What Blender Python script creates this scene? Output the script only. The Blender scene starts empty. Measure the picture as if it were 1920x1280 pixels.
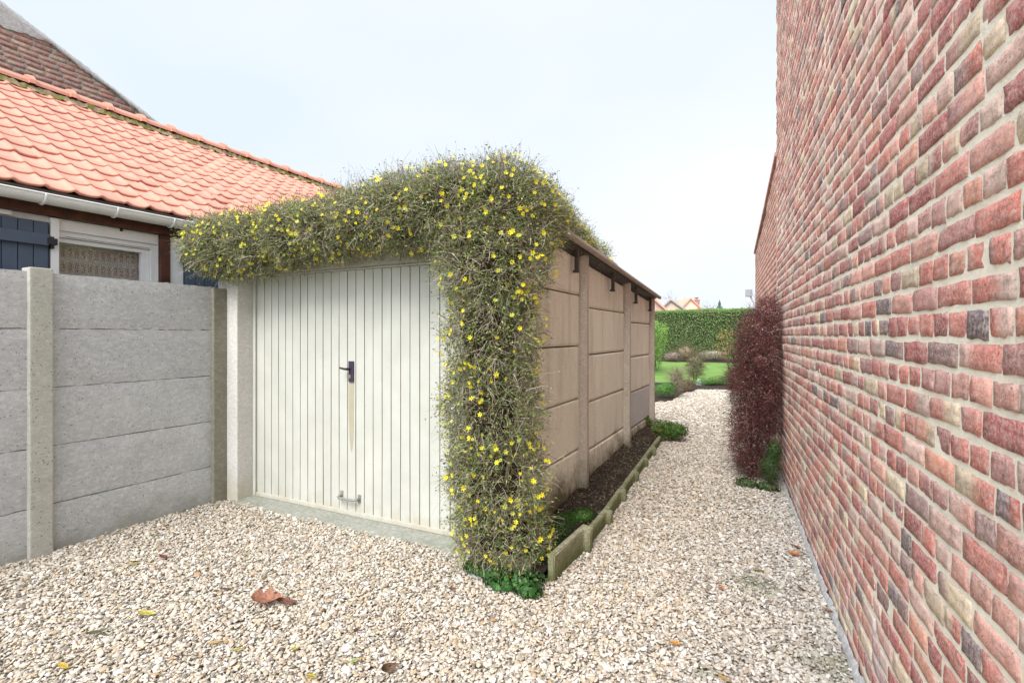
import bpy, math, random
import numpy as np
from mathutils import Vector, Matrix
R = math.radians
random.seed(7)
rng = np.random.default_rng(11)
sc = bpy.context.scene
C = sc.collection

# ------------------------------------------------------------------ camera
FPX, YAW, HZ, CAMH = 957.0, R(26.64), 628.0, 1.6
cd = bpy.data.cameras.new('camera'); cam = bpy.data.objects.new('camera', cd); C.objects.link(cam)
cam.location = (0, 0, CAMH); cam.rotation_euler = (R(90), 0, YAW)
cd.sensor_width = 36; cd.lens = 36 * FPX / 1920; cd.shift_y = -12 / 1920; cd.shift_x = 0.0
cd.clip_start = 0.02; cd.clip_end = 3000
sc.camera = cam
# ------------------------------------------------------------------ light
SUN_EL, SUN_AZ = R(46), R(178)      # azimuth measured from +Y, clockwise
w = bpy.data.worlds.new('World'); sc.world = w; w.use_nodes = True
nt = w.node_tree; nt.nodes.clear()
def wn(t, **k):
    n = nt.nodes.new(t)
    for a, b in k.items(): setattr(n, a, b)
    return n
sky = wn('ShaderNodeTexSky', sky_type='NISHITA', sun_disc=False)
sky.sun_elevation = SUN_EL; sky.sun_rotation = SUN_AZ
tc = wn('ShaderNodeTexCoord'); mp = wn('ShaderNodeMapping'); mp.inputs['Scale'].default_value = (1, 1, 2.2)
ns = wn('ShaderNodeTexNoise'); ns.inputs['Scale'].default_value = 1.3; ns.inputs['Detail'].default_value = 3; ns.inputs['Roughness'].default_value = 0.4
cr = wn('ShaderNodeValToRGB')
cr.color_ramp.elements[0].position = 0.30; cr.color_ramp.elements[0].color = (6.5, 7.35, 8.3, 1)
cr.color_ramp.elements[1].position = 0.68; cr.color_ramp.elements[1].color = (8.1, 8.3, 8.6, 1)
mx = wn('ShaderNodeMixRGB'); mx.inputs['Fac'].default_value = 0.93
bg = wn('ShaderNodeBackground'); bg.inputs['Strength'].default_value = 0.05
ow = wn('ShaderNodeOutputWorld')
L = nt.links.new
L(tc.outputs['Generated'], mp.inputs['Vector']); L(mp.outputs['Vector'], ns.inputs['Vector']); L(ns.outputs['Fac'], cr.inputs['Fac'])
L(sky.outputs['Color'], mx.inputs['Color1']); L(cr.outputs['Color'], mx.inputs['Color2'])
sz_ = wn('ShaderNodeSeparateXYZ'); zr = wn('ShaderNodeMapRange')          # an overcast sky is brighter towards the zenith
zr.inputs['From Min'].default_value = .55; zr.inputs['From Max'].default_value = 1.; zr.inputs['To Min'].default_value = 1.; zr.inputs['To Max'].default_value = 2.3
zb = wn('ShaderNodeMapRange'); zb.interpolation_type = 'SMOOTHSTEP'   # added fill: sky brightened behind and left of the camera to light the walls
zb.inputs['From Min'].default_value = -.05; zb.inputs['From Max'].default_value = -.85; zb.inputs['To Min'].default_value = 0.; zb.inputs['To Max'].default_value = 1.8
za = wn('ShaderNodeMath', operation='ADD')
ml = wn('ShaderNodeVectorMath', operation='SCALE')
L(tc.outputs['Generated'], sz_.inputs[0]); L(sz_.outputs['Z'], zr.inputs['Value']); L(mx.outputs['Color'], ml.inputs[0]); zd = wn('ShaderNodeVectorMath', operation='DOT_PRODUCT'); zd.inputs[1].default_value = (.38, .925, 0); L(tc.outputs['Generated'], zd.inputs[0]); L(zd.outputs['Value'], zb.inputs['Value']); L(zr.outputs[0], za.inputs[0]); L(zb.outputs[0], za.inputs[1]); L(za.outputs[0], ml.inputs['Scale'])
L(ml.outputs[0], bg.inputs['Color']); L(bg.outputs['Background'], ow.inputs['Surface'])
sd = bpy.data.lights.new('sun', 'SUN'); sd.energy = 1.5; sd.angle = R(26); sd.color = (1.0, 0.965, 0.91)
so = bpy.data.objects.new('sun', sd); C.objects.link(so)
dv = Vector((math.sin(SUN_AZ) * math.cos(SUN_EL), math.cos(SUN_AZ) * math.cos(SUN_EL), math.sin(SUN_EL)))
so.rotation_euler = dv.to_track_quat('Z', 'Y').to_euler(); so.location = dv * 30
sc.view_settings.view_transform = 'Standard'; sc.view_settings.look = 'None'
sc.view_settings.exposure = 1.38; sc.view_settings.gamma = 1

# ------------------------------------------------------------------ helpers
cS, sS = math.cos(YAW), math.sin(YAW)
def gpt(px, py, z=0.0):
    """ground point seen at a photograph pixel (used only to read off positions)"""
    D = (CAMH - z) * FPX / (py - HZ); r = (px - 960) / FPX * D
    return (-sS * D + cS * r, cS * D + sS * r)

def tag(o, label=None, cat=None, group=None, kind=None):
    if label: o['label'] = label
    if cat: o['category'] = cat
    if group: o['group'] = group
    if kind: o['kind'] = kind
    return o
def empty(name, loc, label, cat, group=None):
    o = bpy.data.objects.new(name, None); C.objects.link(o); o.location = loc
    o.empty_display_size = 0.1
    return tag(o, label, cat, group)

class MB:
    def __init__(s): s.v = []; s.f = []; s.m = []; s.mi = 0; s.col = []; s.c = (1, 1, 1)
    def add(s, vs, fs, mi=None):
        b = len(s.v); s.v += [tuple(p) for p in vs]; s.col += [s.c] * len(vs)
        s.f += [tuple(b + i for i in f) for f in fs]; s.m += [s.mi if mi is None else mi] * len(fs)
    def box(s, a, b, bev=0.0, mat=None, mi=None):
        x0, x1 = sorted((a[0], b[0])); y0, y1 = sorted((a[1], b[1])); z0, z1 = sorted((a[2], b[2]))
        bev = min(bev, (x1-x0)*.45, (y1-y0)*.45, (z1-z0)*.45)
        bm = bmesh.new(); bmesh.ops.create_cube(bm, size=1)
        for v in bm.verts:
            v.co = Vector(((x0+x1)/2 + v.co.x*(x1-x0), (y0+y1)/2 + v.co.y*(y1-y0), (z0+z1)/2 + v.co.z*(z1-z0)))
        if bev > 0: bmesh.ops.bevel(bm, geom=bm.edges[:], offset=bev, segments=2, profile=.6, affect='EDGES')
        if mat is not None: bm.transform(mat)
        bm.verts.index_update()
        s.add([v.co[:] for v in bm.verts], [[v.index for v in f.verts] for f in bm.faces], mi); bm.free()
    def prism(s, poly, fn0, fn1, mi=None):
        n = len(poly)
        s.add([fn0(p) for p in poly] + [fn1(p) for p in poly],
              [list(range(n))[::-1], list(range(n, 2*n))] + [(i, (i+1) % n, n+(i+1) % n, n+i) for i in range(n)], mi)
    def tube(s, pts, rad, sides=8, cap=True, mi=None):
        pts = [Vector(p) for p in pts]; vs = []; n = len(pts)
        if not hasattr(rad, '__len__'): rad = [rad]*n
        up = Vector((0.13, .21, 1)).normalized()
        for i, p in enumerate(pts):
            d = (pts[min(i+1, n-1)] - pts[max(i-1, 0)]).normalized()
            a = d.cross(up)
            if a.length < .05: a = d.cross(Vector((1, 0, 0)))
            a.normalize(); b = d.cross(a)
            for k in range(sides):
                t = 2*math.pi*k/sides; vs.append(p + (a*math.cos(t) + b*math.sin(t))*rad[i])
        fs = [(i*sides+k, i*sides+(k+1) % sides, (i+1)*sides+(k+1) % sides, (i+1)*sides+k) for i in range(n-1) for k in range(sides)]
        if cap: fs += [tuple(range(sides))[::-1], tuple((n-1)*sides+k for k in range(sides))]
        s.add(vs, fs, mi)
    def build(s, name, mats, parent=None, smooth=False):
        if not isinstance(mats, (list, tuple)): mats = [mats]
        me = bpy.data.meshes.new(name); me.from_pydata(s.v, [], s.f); me.update()
        for m in mats: me.materials.append(m)
        me.polygons.foreach_set('material_index', s.m)
        if smooth: me.polygons.foreach_set('use_smooth', [True]*len(s.f))
        ca = me.attributes.new('col', 'FLOAT_COLOR', 'POINT')
        arr = np.ones((len(s.v), 4), 'f'); arr[:, :3] = np.array(s.col); ca.data.foreach_set('color', arr.ravel())
        bm = bmesh.new(); bm.from_mesh(me); bmesh.ops.recalc_face_normals(bm, faces=bm.faces[:]); bm.to_mesh(me); bm.free()
        return link(name, me, parent)
import bmesh
def link(name, me, parent=None):
    o = bpy.data.objects.new(name, me); C.objects.link(o)
    if parent is not None:
        o.parent = parent
        o.matrix_parent_inverse = Matrix.Translation(-parent.location)   # parts are modelled in world space
    return o
def npmesh(name, V, F, mats, parent=None, col=None, smooth=False, mi=None):
    """V (n,3) float, F (m,k) int with constant k"""
    V = np.asarray(V, 'f'); F = np.asarray(F, 'i')
    me = bpy.data.meshes.new(name); k = F.shape[1]
    me.vertices.add(len(V)); me.vertices.foreach_set('co', V.ravel())
    me.loops.add(F.size); me.loops.foreach_set('vertex_index', F.ravel())
    me.polygons.add(len(F)); me.polygons.foreach_set('loop_start', np.arange(0, F.size, k, dtype='i'))
    me.polygons.foreach_set('loop_total', np.full(len(F), k, 'i'))
    if not isinstance(mats, (list, tuple)): mats = [mats]
    for m in mats: me.materials.append(m)
    if mi is not None: me.polygons.foreach_set('material_index', np.asarray(mi, 'i'))
    if smooth: me.polygons.foreach_set('use_smooth', np.ones(len(F), bool))
    if col is not None:
        ca = me.attributes.new('col', 'FLOAT_COLOR', 'POINT')
        a = np.ones((len(V), 4), 'f'); a[:, :3] = col; ca.data.foreach_set('color', a.ravel())
    me.update(calc_edges=True)
    return link(name, me, parent)
def nz(a, seed=0):
    """cheap smooth pseudo-noise of points (n,3) -> (n,) in about -1..1"""
    r = np.random.default_rng(seed); out = 0; amp = 1.; tot = 0
    for o in range(4):
        for _ in range(3):
            k = r.normal(size=3); k = k/np.linalg.norm(k)*(2.1**o); out = out + amp*np.sin(a@k + r.uniform(0, 6.3)); tot += amp*.6
        amp *= .6
    return out/tot

# ------------------------------------------------------------------ materials
class Mat:
    def __init__(s, name, rough=.85, spec=.25):
        s.m = bpy.data.materials.new(name); s.m.use_nodes = True; s.t = s.m.node_tree; s.N = s.t.nodes
        s.b = s.N['Principled BSDF']; s.b.inputs['Roughness'].default_value = rough
        s.b.inputs['Specular IOR Level'].default_value = spec
        g = s.N.new('ShaderNodeTexCoord'); s.P = g.outputs['Object']
    def n(s, t, ins=None, **k):
        x = s.N.new(t)
        for a, b in k.items(): setattr(x, a, b)
        for a, b in (ins or {}).items():
            if hasattr(b, 'is_output'): s.t.links.new(b, x.inputs[a])
            else: x.inputs[a].default_value = b
        return x
    def pos(s, scale=(1, 1, 1)):
        return s.n('ShaderNodeMapping', {'Vector': s.P, 'Scale': scale}).outputs['Vector']
    def noise(s, scale, detail=4, rough=.55, vec=None, dist=0):
        return s.n('ShaderNodeTexNoise', {'Vector': vec or s.P, 'Scale': scale, 'Detail': detail, 'Roughness': rough, 'Distortion': dist}).outputs['Fac']
    def vor(s, scale, vec=None, out='Distance', feature='F1', rnd=1):
        return s.n('ShaderNodeTexVoronoi', {'Vector': vec or s.P, 'Scale': scale, 'Randomness': rnd}, feature=feature).outputs[out]
    def ramp(s, fac, *st):
        x = s.n('ShaderNodeValToRGB', {'Fac': fac}); e = x.color_ramp.elements
        while len(e) < len(st): e.new(.5)
        for a, (p, c) in zip(e, st):
            a.position = p; a.color = (*c, 1) if hasattr(c, '__len__') else (c, c, c, 1)
        return x.outputs['Color']
    def mix(s, f, a, b, mode='MIX'):
        g = lambda c: c if hasattr(c, 'is_output') else (*c, 1) if len(c) == 3 else c
        return s.n('ShaderNodeMixRGB', {'Fac': f, 'Color1': g(a), 'Color2': g(b)}, blend_type=mode).outputs['Color']
    def math(s, op, a, b=0.):
        return s.n('ShaderNodeMath', {0: a, 1: b}, operation=op).outputs[0]
    def attr(s, name='col', typ='GEOMETRY', out='Color'):
        return s.n('ShaderNodeAttribute', attribute_name=name, attribute_type=typ).outputs[out]
    def z(s): return s.n('ShaderNodeSeparateXYZ', {'Vector': s.P}).outputs['Z']
    def axis(s, a): return s.n('ShaderNodeSeparateXYZ', {'Vector': s.P}).outputs[a]
    def col(s, c):
        if hasattr(c, 'is_output'): s.t.links.new(c, s.b.inputs['Base Color'])
        else: s.b.inputs['Base Color'].default_value = (*c, 1)
        return s
    def bump(s, h, dist=.01, st=1.):
        x = s.n('ShaderNodeBump', {'Height': h, 'Distance': dist, 'Strength': st})
        s.t.links.new(x.outputs['Normal'], s.b.inputs['Normal']); return s
    def rough(s, c): s.t.links.new(c, s.b.inputs['Roughness']); return s

def m_concrete(name, base, dark, light, pit=1.0, stain=None, streak=False):
    m = Mat(name, .92, .15)
    big = m.noise(2.3, 8, .72); mid = m.noise(26, 8, .75, m.pos((1, 1, 1.8))); fine = m.noise(230, 3, .7)
    c = m.mix(m.ramp(big, (.35, 0), (.7, 1)), dark, base)
    c = m.mix(m.ramp(mid, (.46, 0), (.66, .75)), c, light); c = m.mix(m.ramp(m.noise(70, 4, .7), (.36, .55), (.48, 0)), c, tuple(v*.72 for v in base))
    if streak:
        st = m.noise(7, 4, .6, m.pos((1, 1, .12)))
        c = m.mix(m.ramp(st, (.50, 0), (.70, .5)), c, tuple(v*.5 for v in base)); c = m.mix(m.ramp(m.noise(11, 4, .6, m.pos((1, 1, .1))), (.56, 0), (.7, .4)), c, light); c = m.mix(m.ramp(m.noise(1.6, 5, .6), (.62, 0), (.72, .5)), c, (.55, .47, .20))
    c = m.mix(m.ramp(fine, (.3, .45), (.6, 0)), c, tuple(v*.6 for v in base))
    pv = m.vor(38); pn = m.noise(13, 2)
    pits = m.math('MULTIPLY', m.math('LESS_THAN', pv, .10*pit), m.math('GREATER_THAN', pn, .47))
    c = m.mix(m.math('MULTIPLY', pits, .75), c, tuple(v*.28 for v in base))
    if stain:
        z0, z1, sc_, amt = stain
        zz = m.n('ShaderNodeMapRange', {'Value': m.z(), 'From Min': z0, 'From Max': z1, 'To Min': 1.05, 'To Max': 0.}).outputs[0]
        s2 = m.math('MULTIPLY', m.ramp(m.math('ADD', zz, m.math('MULTIPLY', m.math('SUBTRACT', m.noise(4, 5, .7), .5), 1.3)), (.3, 0), (.75, 1)), amt)
        c = m.mix(s2, c, sc_)
    m.col(c)
    h = m.math('ADD', m.math('MULTIPLY', fine, .35), m.math('MULTIPLY', mid, .7)); h = m.math('SUBTRACT', h, m.math('MULTIPLY', pits, .8))
    m.bump(h, .0032, .8)
    return m.m
def m_plain(name, c, rough=.6, spec=.4, var=.12, sc_=12, bump=.0):
    m = Mat(name, rough, spec); n = m.noise(sc_, 5, .6)
    m.col(m.mix(m.ramp(n, (.3, 0), (.7, 1)), tuple(v*(1-var) for v in c), tuple(min(1, v*(1+var)) for v in c)))
    if bump: m.bump(m.noise(sc_*6, 4), bump, .6)
    return m.m
def m_leaf(name, trans=.35, rough=.6):
    m = Mat(name, rough, .3); a = m.attr(); m.col(a)
    tr = m.n('ShaderNodeBsdfTranslucent', {'Color': a}); mxs = m.n('ShaderNodeMixShader', {0: trans})
    m.t.links.new(m.b.outputs[0], mxs.inputs[1]); m.t.links.new(tr.outputs[0], mxs.inputs[2])
    m.t.links.new(mxs.outputs[0], m.N['Material Output'].inputs['Surface'])
    return m.m
def m_brick(name, mort=False, moss=0.):
    m = Mat(name, .93, .12); a = m.attr()
    n1 = m.noise(26, 6, .7); n2 = m.noise(95, 5, .75); n3 = m.noise(7, 4, .6)
    c = m.mix(m.ramp(n1, (.36, .75), (.55, 0)), a, m.mix(.55, a, (.10, .045, .045))); c = m.mix(m.ramp(m.noise(170, 5, .8), (.34, .8), (.49, 0)), c, m.mix(.7, c, (.06, .03, .03)))
    c = m.mix(m.ramp(n2, (.45, 0), (.66, .6)), c, (.70, .55, .49)); c = m.mix(m.ramp(m.noise(12, 7, .8, m.pos((1, 1, 2.5))), (.48, 0), (.64, .3)), c, (.66, .55, .50)); c = m.mix(m.ramp(m.noise(16, 8, .85, m.pos((1, 1, 3))), (.50, 0), (.60, .55)), c, m.mix(.6, c, (.06, .035, .04)))
    c = m.mix(m.ramp(n3, (.52, 0), (.74, .32)), c, (.60, .44, .40))
    hol = m.math('MULTIPLY', m.math('LESS_THAN', m.vor(75), .16), m.math('GREATER_THAN', m.noise(19, 2), .52))
    c = m.mix(m.math('MULTIPLY', hol, .7), c, (.07, .04, .04))
    # whitish salts creeping up from the foot of the wall
    zz = m.n('ShaderNodeMapRange', {'Value': m.z(), 'From Min': .1, 'From Max': .8, 'To Min': .58, 'To Max': .22}).outputs[0]
    ef = m.ramp(m.math('ADD', zz, m.math('MULTIPLY', m.math('SUBTRACT', m.noise(3.3, 6, .7), .5), 1.6)), (.55, 0), (.8, .65))
    c = m.mix(ef, c, (.68, .62, .61))
    m.col(c)
    h = m.math('ADD', m.math('MULTIPLY', n1, .22), m.math('MULTIPLY', n2, .6)); h = m.math('SUBTRACT', h, m.math('MULTIPLY', hol, .6))
    m.bump(h, .0035, .9); return m.m
def m_mortar(name, c0, c1):
    m = Mat(name, .97, .08); n1 = m.noise(30, 6, .75); n2 = m.noise(150, 4, .8); n3 = m.noise(4, 4)
    c = m.mix(m.ramp(n1, (.35, 0), (.65, 1)), c0, c1)
    c = m.mix(m.ramp(n2, (.3, .3), (.48, 0)), c, tuple(v*.5 for v in c0))
    c = m.mix(m.ramp(n3, (.60, 0), (.72, .5)), c, (.36, .36, .36))
    m.col(c); m.bump(m.math('ADD', n1, m.math('MULTIPLY', n2, .5)), .010, 1.); return m.m

M = {}
M['fence'] = m_concrete('grey_cast_concrete', (.50, .505, .505), (.39, .395, .40), (.66, .665, .67), 1.7, (-.1, .30, (.24, .24, .20), .6))
M['fpost'] = m_concrete('post_concrete', (.475, .47, .42), (.37, .365, .32), (.58, .575, .53), 1.8)
M['oldpost'] = m_concrete('weathered_post_concrete', (.27, .255, .205), (.19, .185, .14), (.37, .355, .30), 1.3)
M['pale'] = m_concrete('pale_aggregate_concrete', (.64, .62, .585), (.55, .53, .49), (.78, .765, .74), 1.5, (-.1, .5, (.46, .43, .33), .7))
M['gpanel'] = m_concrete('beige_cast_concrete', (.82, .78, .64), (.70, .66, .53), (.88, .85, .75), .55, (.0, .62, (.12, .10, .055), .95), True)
M['gpanel_new'] = m_concrete('grey_panel_concrete', (.56, .555, .54), (.48, .47, .46), (.64, .64, .63), .5)
M['gpost'] = m_concrete('brown_grey_post_concrete', (.52, .46, .38), (.39, .34, .28), (.64, .59, .51), 1.6, (.0, .6, (.12, .12, .07), .8))
M['sill'] = m_concrete('green_stained_concrete', (.33, .33, .295), (.23, .24, .18), (.47, .47, .44), 1.2)
M['lintel'] = m_concrete('lintel_concrete', (.42, .40, .33), (.33, .31, .25), (.52, .50, .44), 1.)
M['edging'] = m_concrete('mossy_edging_concrete', (.33, .31, .21), (.15, .165, .06), (.56, .54, .45), 1.4, (-.05, .22, (.10, .12, .04), .85))
M['roofsheet'] = m_concrete('fibre_cement_sheet', (.42, .36, .30), (.30, .255, .21), (.56, .51, .45), .8)
M['iron'] = m_plain('dark_weathered_iron', (.07, .06, .055), .7, .3, .5, 30, .002)
M['black'] = m_plain('black_iron', (.02, .02, .022), .5, .5)
M['timber'] = m_plain('dark_red_stained_timber', (.085, .028, .014), .55, .4, .45, 9, .002)
M['white'] = m_plain('white_painted_frame', (.84, .85, .86), .45, .5, .03)
M['gutter'] = m_plain('grey_white_plastic_gutter', (.78, .785, .78), .35, .5, .03)
M['shutter'] = m_plain('slate_blue_painted_boards', (.085, .115, .165), .6, .35, .08)
M['render'] = m_plain('off_white_render', (.80, .80, .80), .9, .2, .06, 6, .003)
M['dark'] = m_plain('unlit_room', (.03, .03, .03), .9, .1)
def m_dead():
    m = Mat('dead_leaf_blade', .7, .3); a = m.attr(); n = m.noise(45, 6, .7); f = m.noise(160, 4, .7)
    c = m.mix(m.ramp(n, (.38, .8), (.6, 0)), a, m.mix(.65, a, (.05, .03, .02))); c = m.mix(m.ramp(f, (.52, 0), (.66, .5)), c, m.mix(.5, a, (.75, .55, .38))); m.col(c); m.bump(n, .01, 1.); return m.m
M['dead_leaf'] = m_dead()
M['leaf'] = m_leaf('leaf_surface'); M['petal'] = m_leaf('petal_surface', .3, .5)
M['twig'] = m_leaf('twig_bark', .05, .85)
M['brick'] = m_brick('handmade_brick'); M['mortar'] = m_mortar('cream_lime_mortar', (.88, .80, .64), (.94, .89, .77))
M['mortar_dark'] = m_mortar('weathered_mortar', (.36, .32, .27), (.54, .50, .44))
M['mortar_pink'] = m_mortar('pinkish_mortar', (.45, .33, .28), (.56, .45, .40))
M['plaster'] = m_mortar('flaking_grey_plaster', (.42, .41, .40), (.66, .65, .65))
def m_door():
    m = Mat('cream_painted_sheet_metal', .42, .45)
    n = m.noise(3, 4); c = m.mix(m.ramp(n, (.35, 0), (.7, 1)), (.47, .475, .43), (.53, .535, .49))
    st = m.noise(22, 4, .6, m.pos((1, 1, .08))); c = m.mix(m.ramp(st, (.6, 0), (.8, .22)), c, (.50, .48, .38))
    zz = m.n('ShaderNodeMapRange', {'Value': m.z(), 'From Min': .03, 'From Max': .3, 'To Min': .75, 'To Max': .2}).outputs[0]
    c = m.mix(m.ramp(m.math('ADD', zz, m.math('MULTIPLY', m.math('SUBTRACT', m.noise(9, 7, .75, m.pos((1, 1, .5))), .5), 1.2)), (.52, 0), (.9, .7)), c, (.40, .34, .24))
    sp = m.math('LESS_THAN', m.vor(11), .045); c = m.mix(m.math('MULTIPLY', sp, .7), c, (.2, .17, .13))
    m.col(c); m.bump(m.noise(6, 2), .003, .3); return m.m
M['door'] = m_door()
M['stain'] = m_plain('bare_patch_of_old_paint', (.38, .355, .26), .55, .35, .06)
M['door_groove'] = m_plain('dark_groove_paint', (.24, .22, .165), .8, .2, .1)
def m_tile():
    m = Mat('red_clay_pantile', .62, .3); a = m.attr(); n = m.noise(8, 5, .6); f = m.noise(90, 3, .7)
    c = m.mix(m.ramp(n, (.35, 0), (.7, .35)), a, (.72, .38, .28)); c = m.mix(m.ramp(m.noise(3, 8, .8), (.5, 0), (.68, .45)), c, (.48, .30, .23)); c = m.mix(m.ramp(m.noise(40, 5, .8), (.58, 0), (.68, .5)), c, (.30, .24, .17)); c = m.mix(m.ramp(f, (.3, .25), (.5, 0)), c, (.28, .10, .07))
    m.col(c); m.bump(f, .002, .4); return m.m
M['tile'] = m_tile()
def m_moss():
    m = Mat('mossy_ridge_mortar', .95, .1); n = m.noise(9, 5, .6); f = m.noise(60, 4, .7)
    c = m.mix(m.ramp(n, (.42, 0), (.56, 1)), (.42, .30, .22), (.20, .21, .05)); c = m.mix(m.ramp(f, (.35, .5), (.6, 0)), c, (.12, .11, .04))
    m.col(c); m.bump(f, .01, .8); return m.m
M['moss'] = m_moss()
def m_gravelbase():
    m = Mat('packed_gravel_bed', .95, .15)
    v = m.n('ShaderNodeTexVoronoi', {'Vector': m.P, 'Scale': 42.}); cc = m.n('ShaderNodeSeparateColor', {'Color': v.outputs['Color']}).outputs[0]
    c = m.ramp(cc, (0., (.30, .25, .19)), (.3, (.52, .44, .35)), (.55, (.62, .57, .49)), (.8, (.70, .67, .62)), (1., (.44, .27, .14)))
    c = m.mix(m.ramp(v.outputs['Distance'], (.3, 0), (.6, .8)), c, (.12, .10, .075))  # shade in the voids between pebbles is put into the colour
    m.col(c); m.bump(m.ramp(v.outputs['Distance'], (0, 1), (.6, 0)), .012, 1.); return m.m
M['gravelbase'] = m_gravelbase()
def m_stone():
    m = Mat('pebble_stone', .72, .3); a = m.attr('scol', 'INSTANCER'); n = m.noise(70, 4, .7)
    c = m.mix(m.ramp(n, (.35, .3), (.6, 0)), a, m.mix(.6, a, (.28, .22, .15))); m.col(c); m.bump(n, .003, .4); return m.m
M['stone'] = m_stone()
def m_soil():
    m = Mat('dark_garden_soil', .95, .12); n = m.noise(20, 6, .7); f = m.noise(110, 5, .8)
    c = m.mix(m.ramp(n, (.35, 0), (.7, 1)), (.030, .022, .017), (.085, .065, .05)); c = m.mix(m.ramp(f, (.6, 0), (.75, .7)), c, (.30, .24, .17))
    m.col(c); m.bump(m.math('ADD', n, f), .03, 1.); return m.m
M['soil'] = m_soil()
def m_grass(name, a, b):
    m = Mat(name, .85, .2); n = m.noise(1.2, 5); f = m.noise(60, 4, .7)
    c = m.mix(m.ramp(n, (.35, 0), (.7, 1)), a, b); c = m.mix(m.ramp(f, (.35, .5), (.6, 0)), c, tuple(v*.5 for v in a)); m.col(c); m.bump(f, .03, .8); return m.m
M['lawn'] = m_grass('lawn_turf', (.14, .25, .055), (.20, .33, .08))
M['ground'] = m_grass('rough_ground_turf', (.08, .12, .04), (.14, .17, .06))

# ------------------------------------------------------------------ ground sheets (setting)
def sheet(name, pts, z, mat, kind='structure'):
    mb = MB(); mb.add([(x, y, z) for x, y in pts], [tuple(range(len(pts)))]); o = mb.build(name, mat); o.data.flip_normals() if o.data.polygons[0].normal.z < 0 else None
    return tag(o, kind=kind)
sheet('ground', [(-900, -400), (900, -400), (900, 1500), (-900, 1500)], -0.03, M['ground'])
def wall_x(y): return .584 - .069*y
KERB = [(-1.265, 3.08), (-1.235, 3.70), (-1.25, 4.30), (-1.29, 4.95), (-1.33, 5.65), (-1.37, 6.35), (-1.405, 7.0), (-1.45, 7.95)]
def kerb_x(y): return np.interp(y, [k[1] for k in KERB], [k[0] for k in KERB])
GRAVEL = [(-4.9, -1.2), (.62, -1.2), (-.26, 12.2), (3.0, 12.6), (3.0, 16.2), (-.9, 16.2), (-1.82, 15.9), (-2.08, 14.6), (-2.09, 12.9), (-2.4, 12.4),
          (-3.6, 12.2), (-4.2, 9.6), (-4.2, 8.3), (-1.6, 8.2), (-1.45, 7.9), (-1.28, 3.2), (-1.4, 2.98), (-1.75, 2.9), (-1.9, 3.17), (-4.9, 3.24)]
sheet('gravel_path', GRAVEL, -.010, M['gravelbase'])
sheet('lawn', [(-14, 17.3), (-4.0, 15.2), (-3.0, 15.6), (-2.2, 17.5), (.5, 17.6), (3.2, 17.8), (8, 22), (8, 32.8), (-3, 33.2), (-14, 32.5)], -.004, M['lawn'])
# soil bed against the garage, rising slightly to the panels
def soil_wall_z(y): return np.interp(y, [2.9, 3.5, 4.7, 6.4, 8.1], [.03, .09, .15, .25, .30])
def grid_sheet(name, ys, x0f, x1f, zf, nx, mat, amp, seed=3):
    V = []; n = len(ys)
    for y in ys:
        for i in range(nx+1):
            t = i/nx; x = x0f(y)*(1-t)+x1f(y)*t; V.append((x, y, zf(x, y, t)))
    V = np.array(V); V[:, 2] += amp*nz(V*9, seed)+amp*.6*nz(V*31, seed+1)
    F = [(j*(nx+1)+i, j*(nx+1)+i+1, (j+1)*(nx+1)+i+1, (j+1)*(nx+1)+i) for j in range(n-1) for i in range(nx)]
    return npmesh(name, V, F, mat, smooth=True)
tag(grid_sheet('soil_bed', np.linspace(2.95, 8.15, 210), lambda y: -1.64, lambda y: kerb_x(y)-.02,
    lambda x, y, t: soil_wall_z(y)*(1-t)+.075*t, 26, M['soil'], .016), kind='structure')
tag(grid_sheet('flower_bed', np.linspace(12.3, 17.6, 60), lambda y: -6.5, lambda y: float(np.interp(y, [12.3, 12.9, 14.6, 15.9, 17.5], [-2.4, -2.1, -2.08, -1.9, .4])),
    lambda x, y, t: .01, 30, M['soil'], .01, 8), kind='structure')
tag(grid_sheet('border_bed', np.linspace(16.1, 17.9, 20), lambda y: -1.9, lambda y: 3.,
    lambda x, y, t: .015, 40, M['soil'], .01, 9), kind='structure')
tag(grid_sheet('far_bed', np.linspace(31.8, 36, 20), lambda y: -16., lambda y: 10.,
    lambda x, y, t: .03, 60, M['soil'], .02, 10), kind='structure')

# ------------------------------------------------------------------ gravel (stuff, geometry-node instances of real pebbles)
def inpoly(x, y, poly):
    r = np.zeros(len(x), bool); n = len(poly)
    for i in range(n):
        (x0, y0), (x1, y1) = poly[i], poly[(i+1) % n]
        c = ((y0 > y) != (y1 > y)) & (x < (x1-x0)*(y-y0)/((y1-y0) if y1 != y0 else 1e-9)+x0); r ^= c
    return r
def gravel_points():
    out = []
    for d0, d1, sp, s in ((1.5, 4.4, .0140, 1.), (4.4, 8, .0175, 1.12), (8, 20, .034, 1.7)):
        gx, gy = np.meshgrid(np.arange(-6, 3.1, sp), np.arange(-.8, 16.4, sp)); x = gx.ravel(); y = gy.ravel()
        x = x+rng.uniform(-.6, .6, len(x))*sp; y = y+rng.uniform(-.6, .6, len(y))*sp
        D = -sS*x+cS*y; r = cS*x+sS*y; ok = (D > d0) & (D <= d1); px = 960+FPX*r/np.maximum(D, .1)
        ok &= (px > -260) & (px < 2200); x = x[ok]; y = y[ok]
        ok = inpoly(x, y, GRAVEL) & ((y > 12.1) | (x < wall_x(y)-.012)) & (x > -4.80)
        x = x[ok]; y = y[ok]; out.append(np.stack([x, y, np.full(len(x), s)], 1))
    return np.concatenate(out)
gp = gravel_points(); NG = len(gp)
print('gravel', NG)
hz_ = nz(np.stack([gp[:, 0]*3, gp[:, 1]*3, gp[:, 0]*0], 1), 5)
P3 = np.stack([gp[:, 0], gp[:, 1], -.004+rng.uniform(-.008, .010, NG)+.006*hz_], 1)
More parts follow.
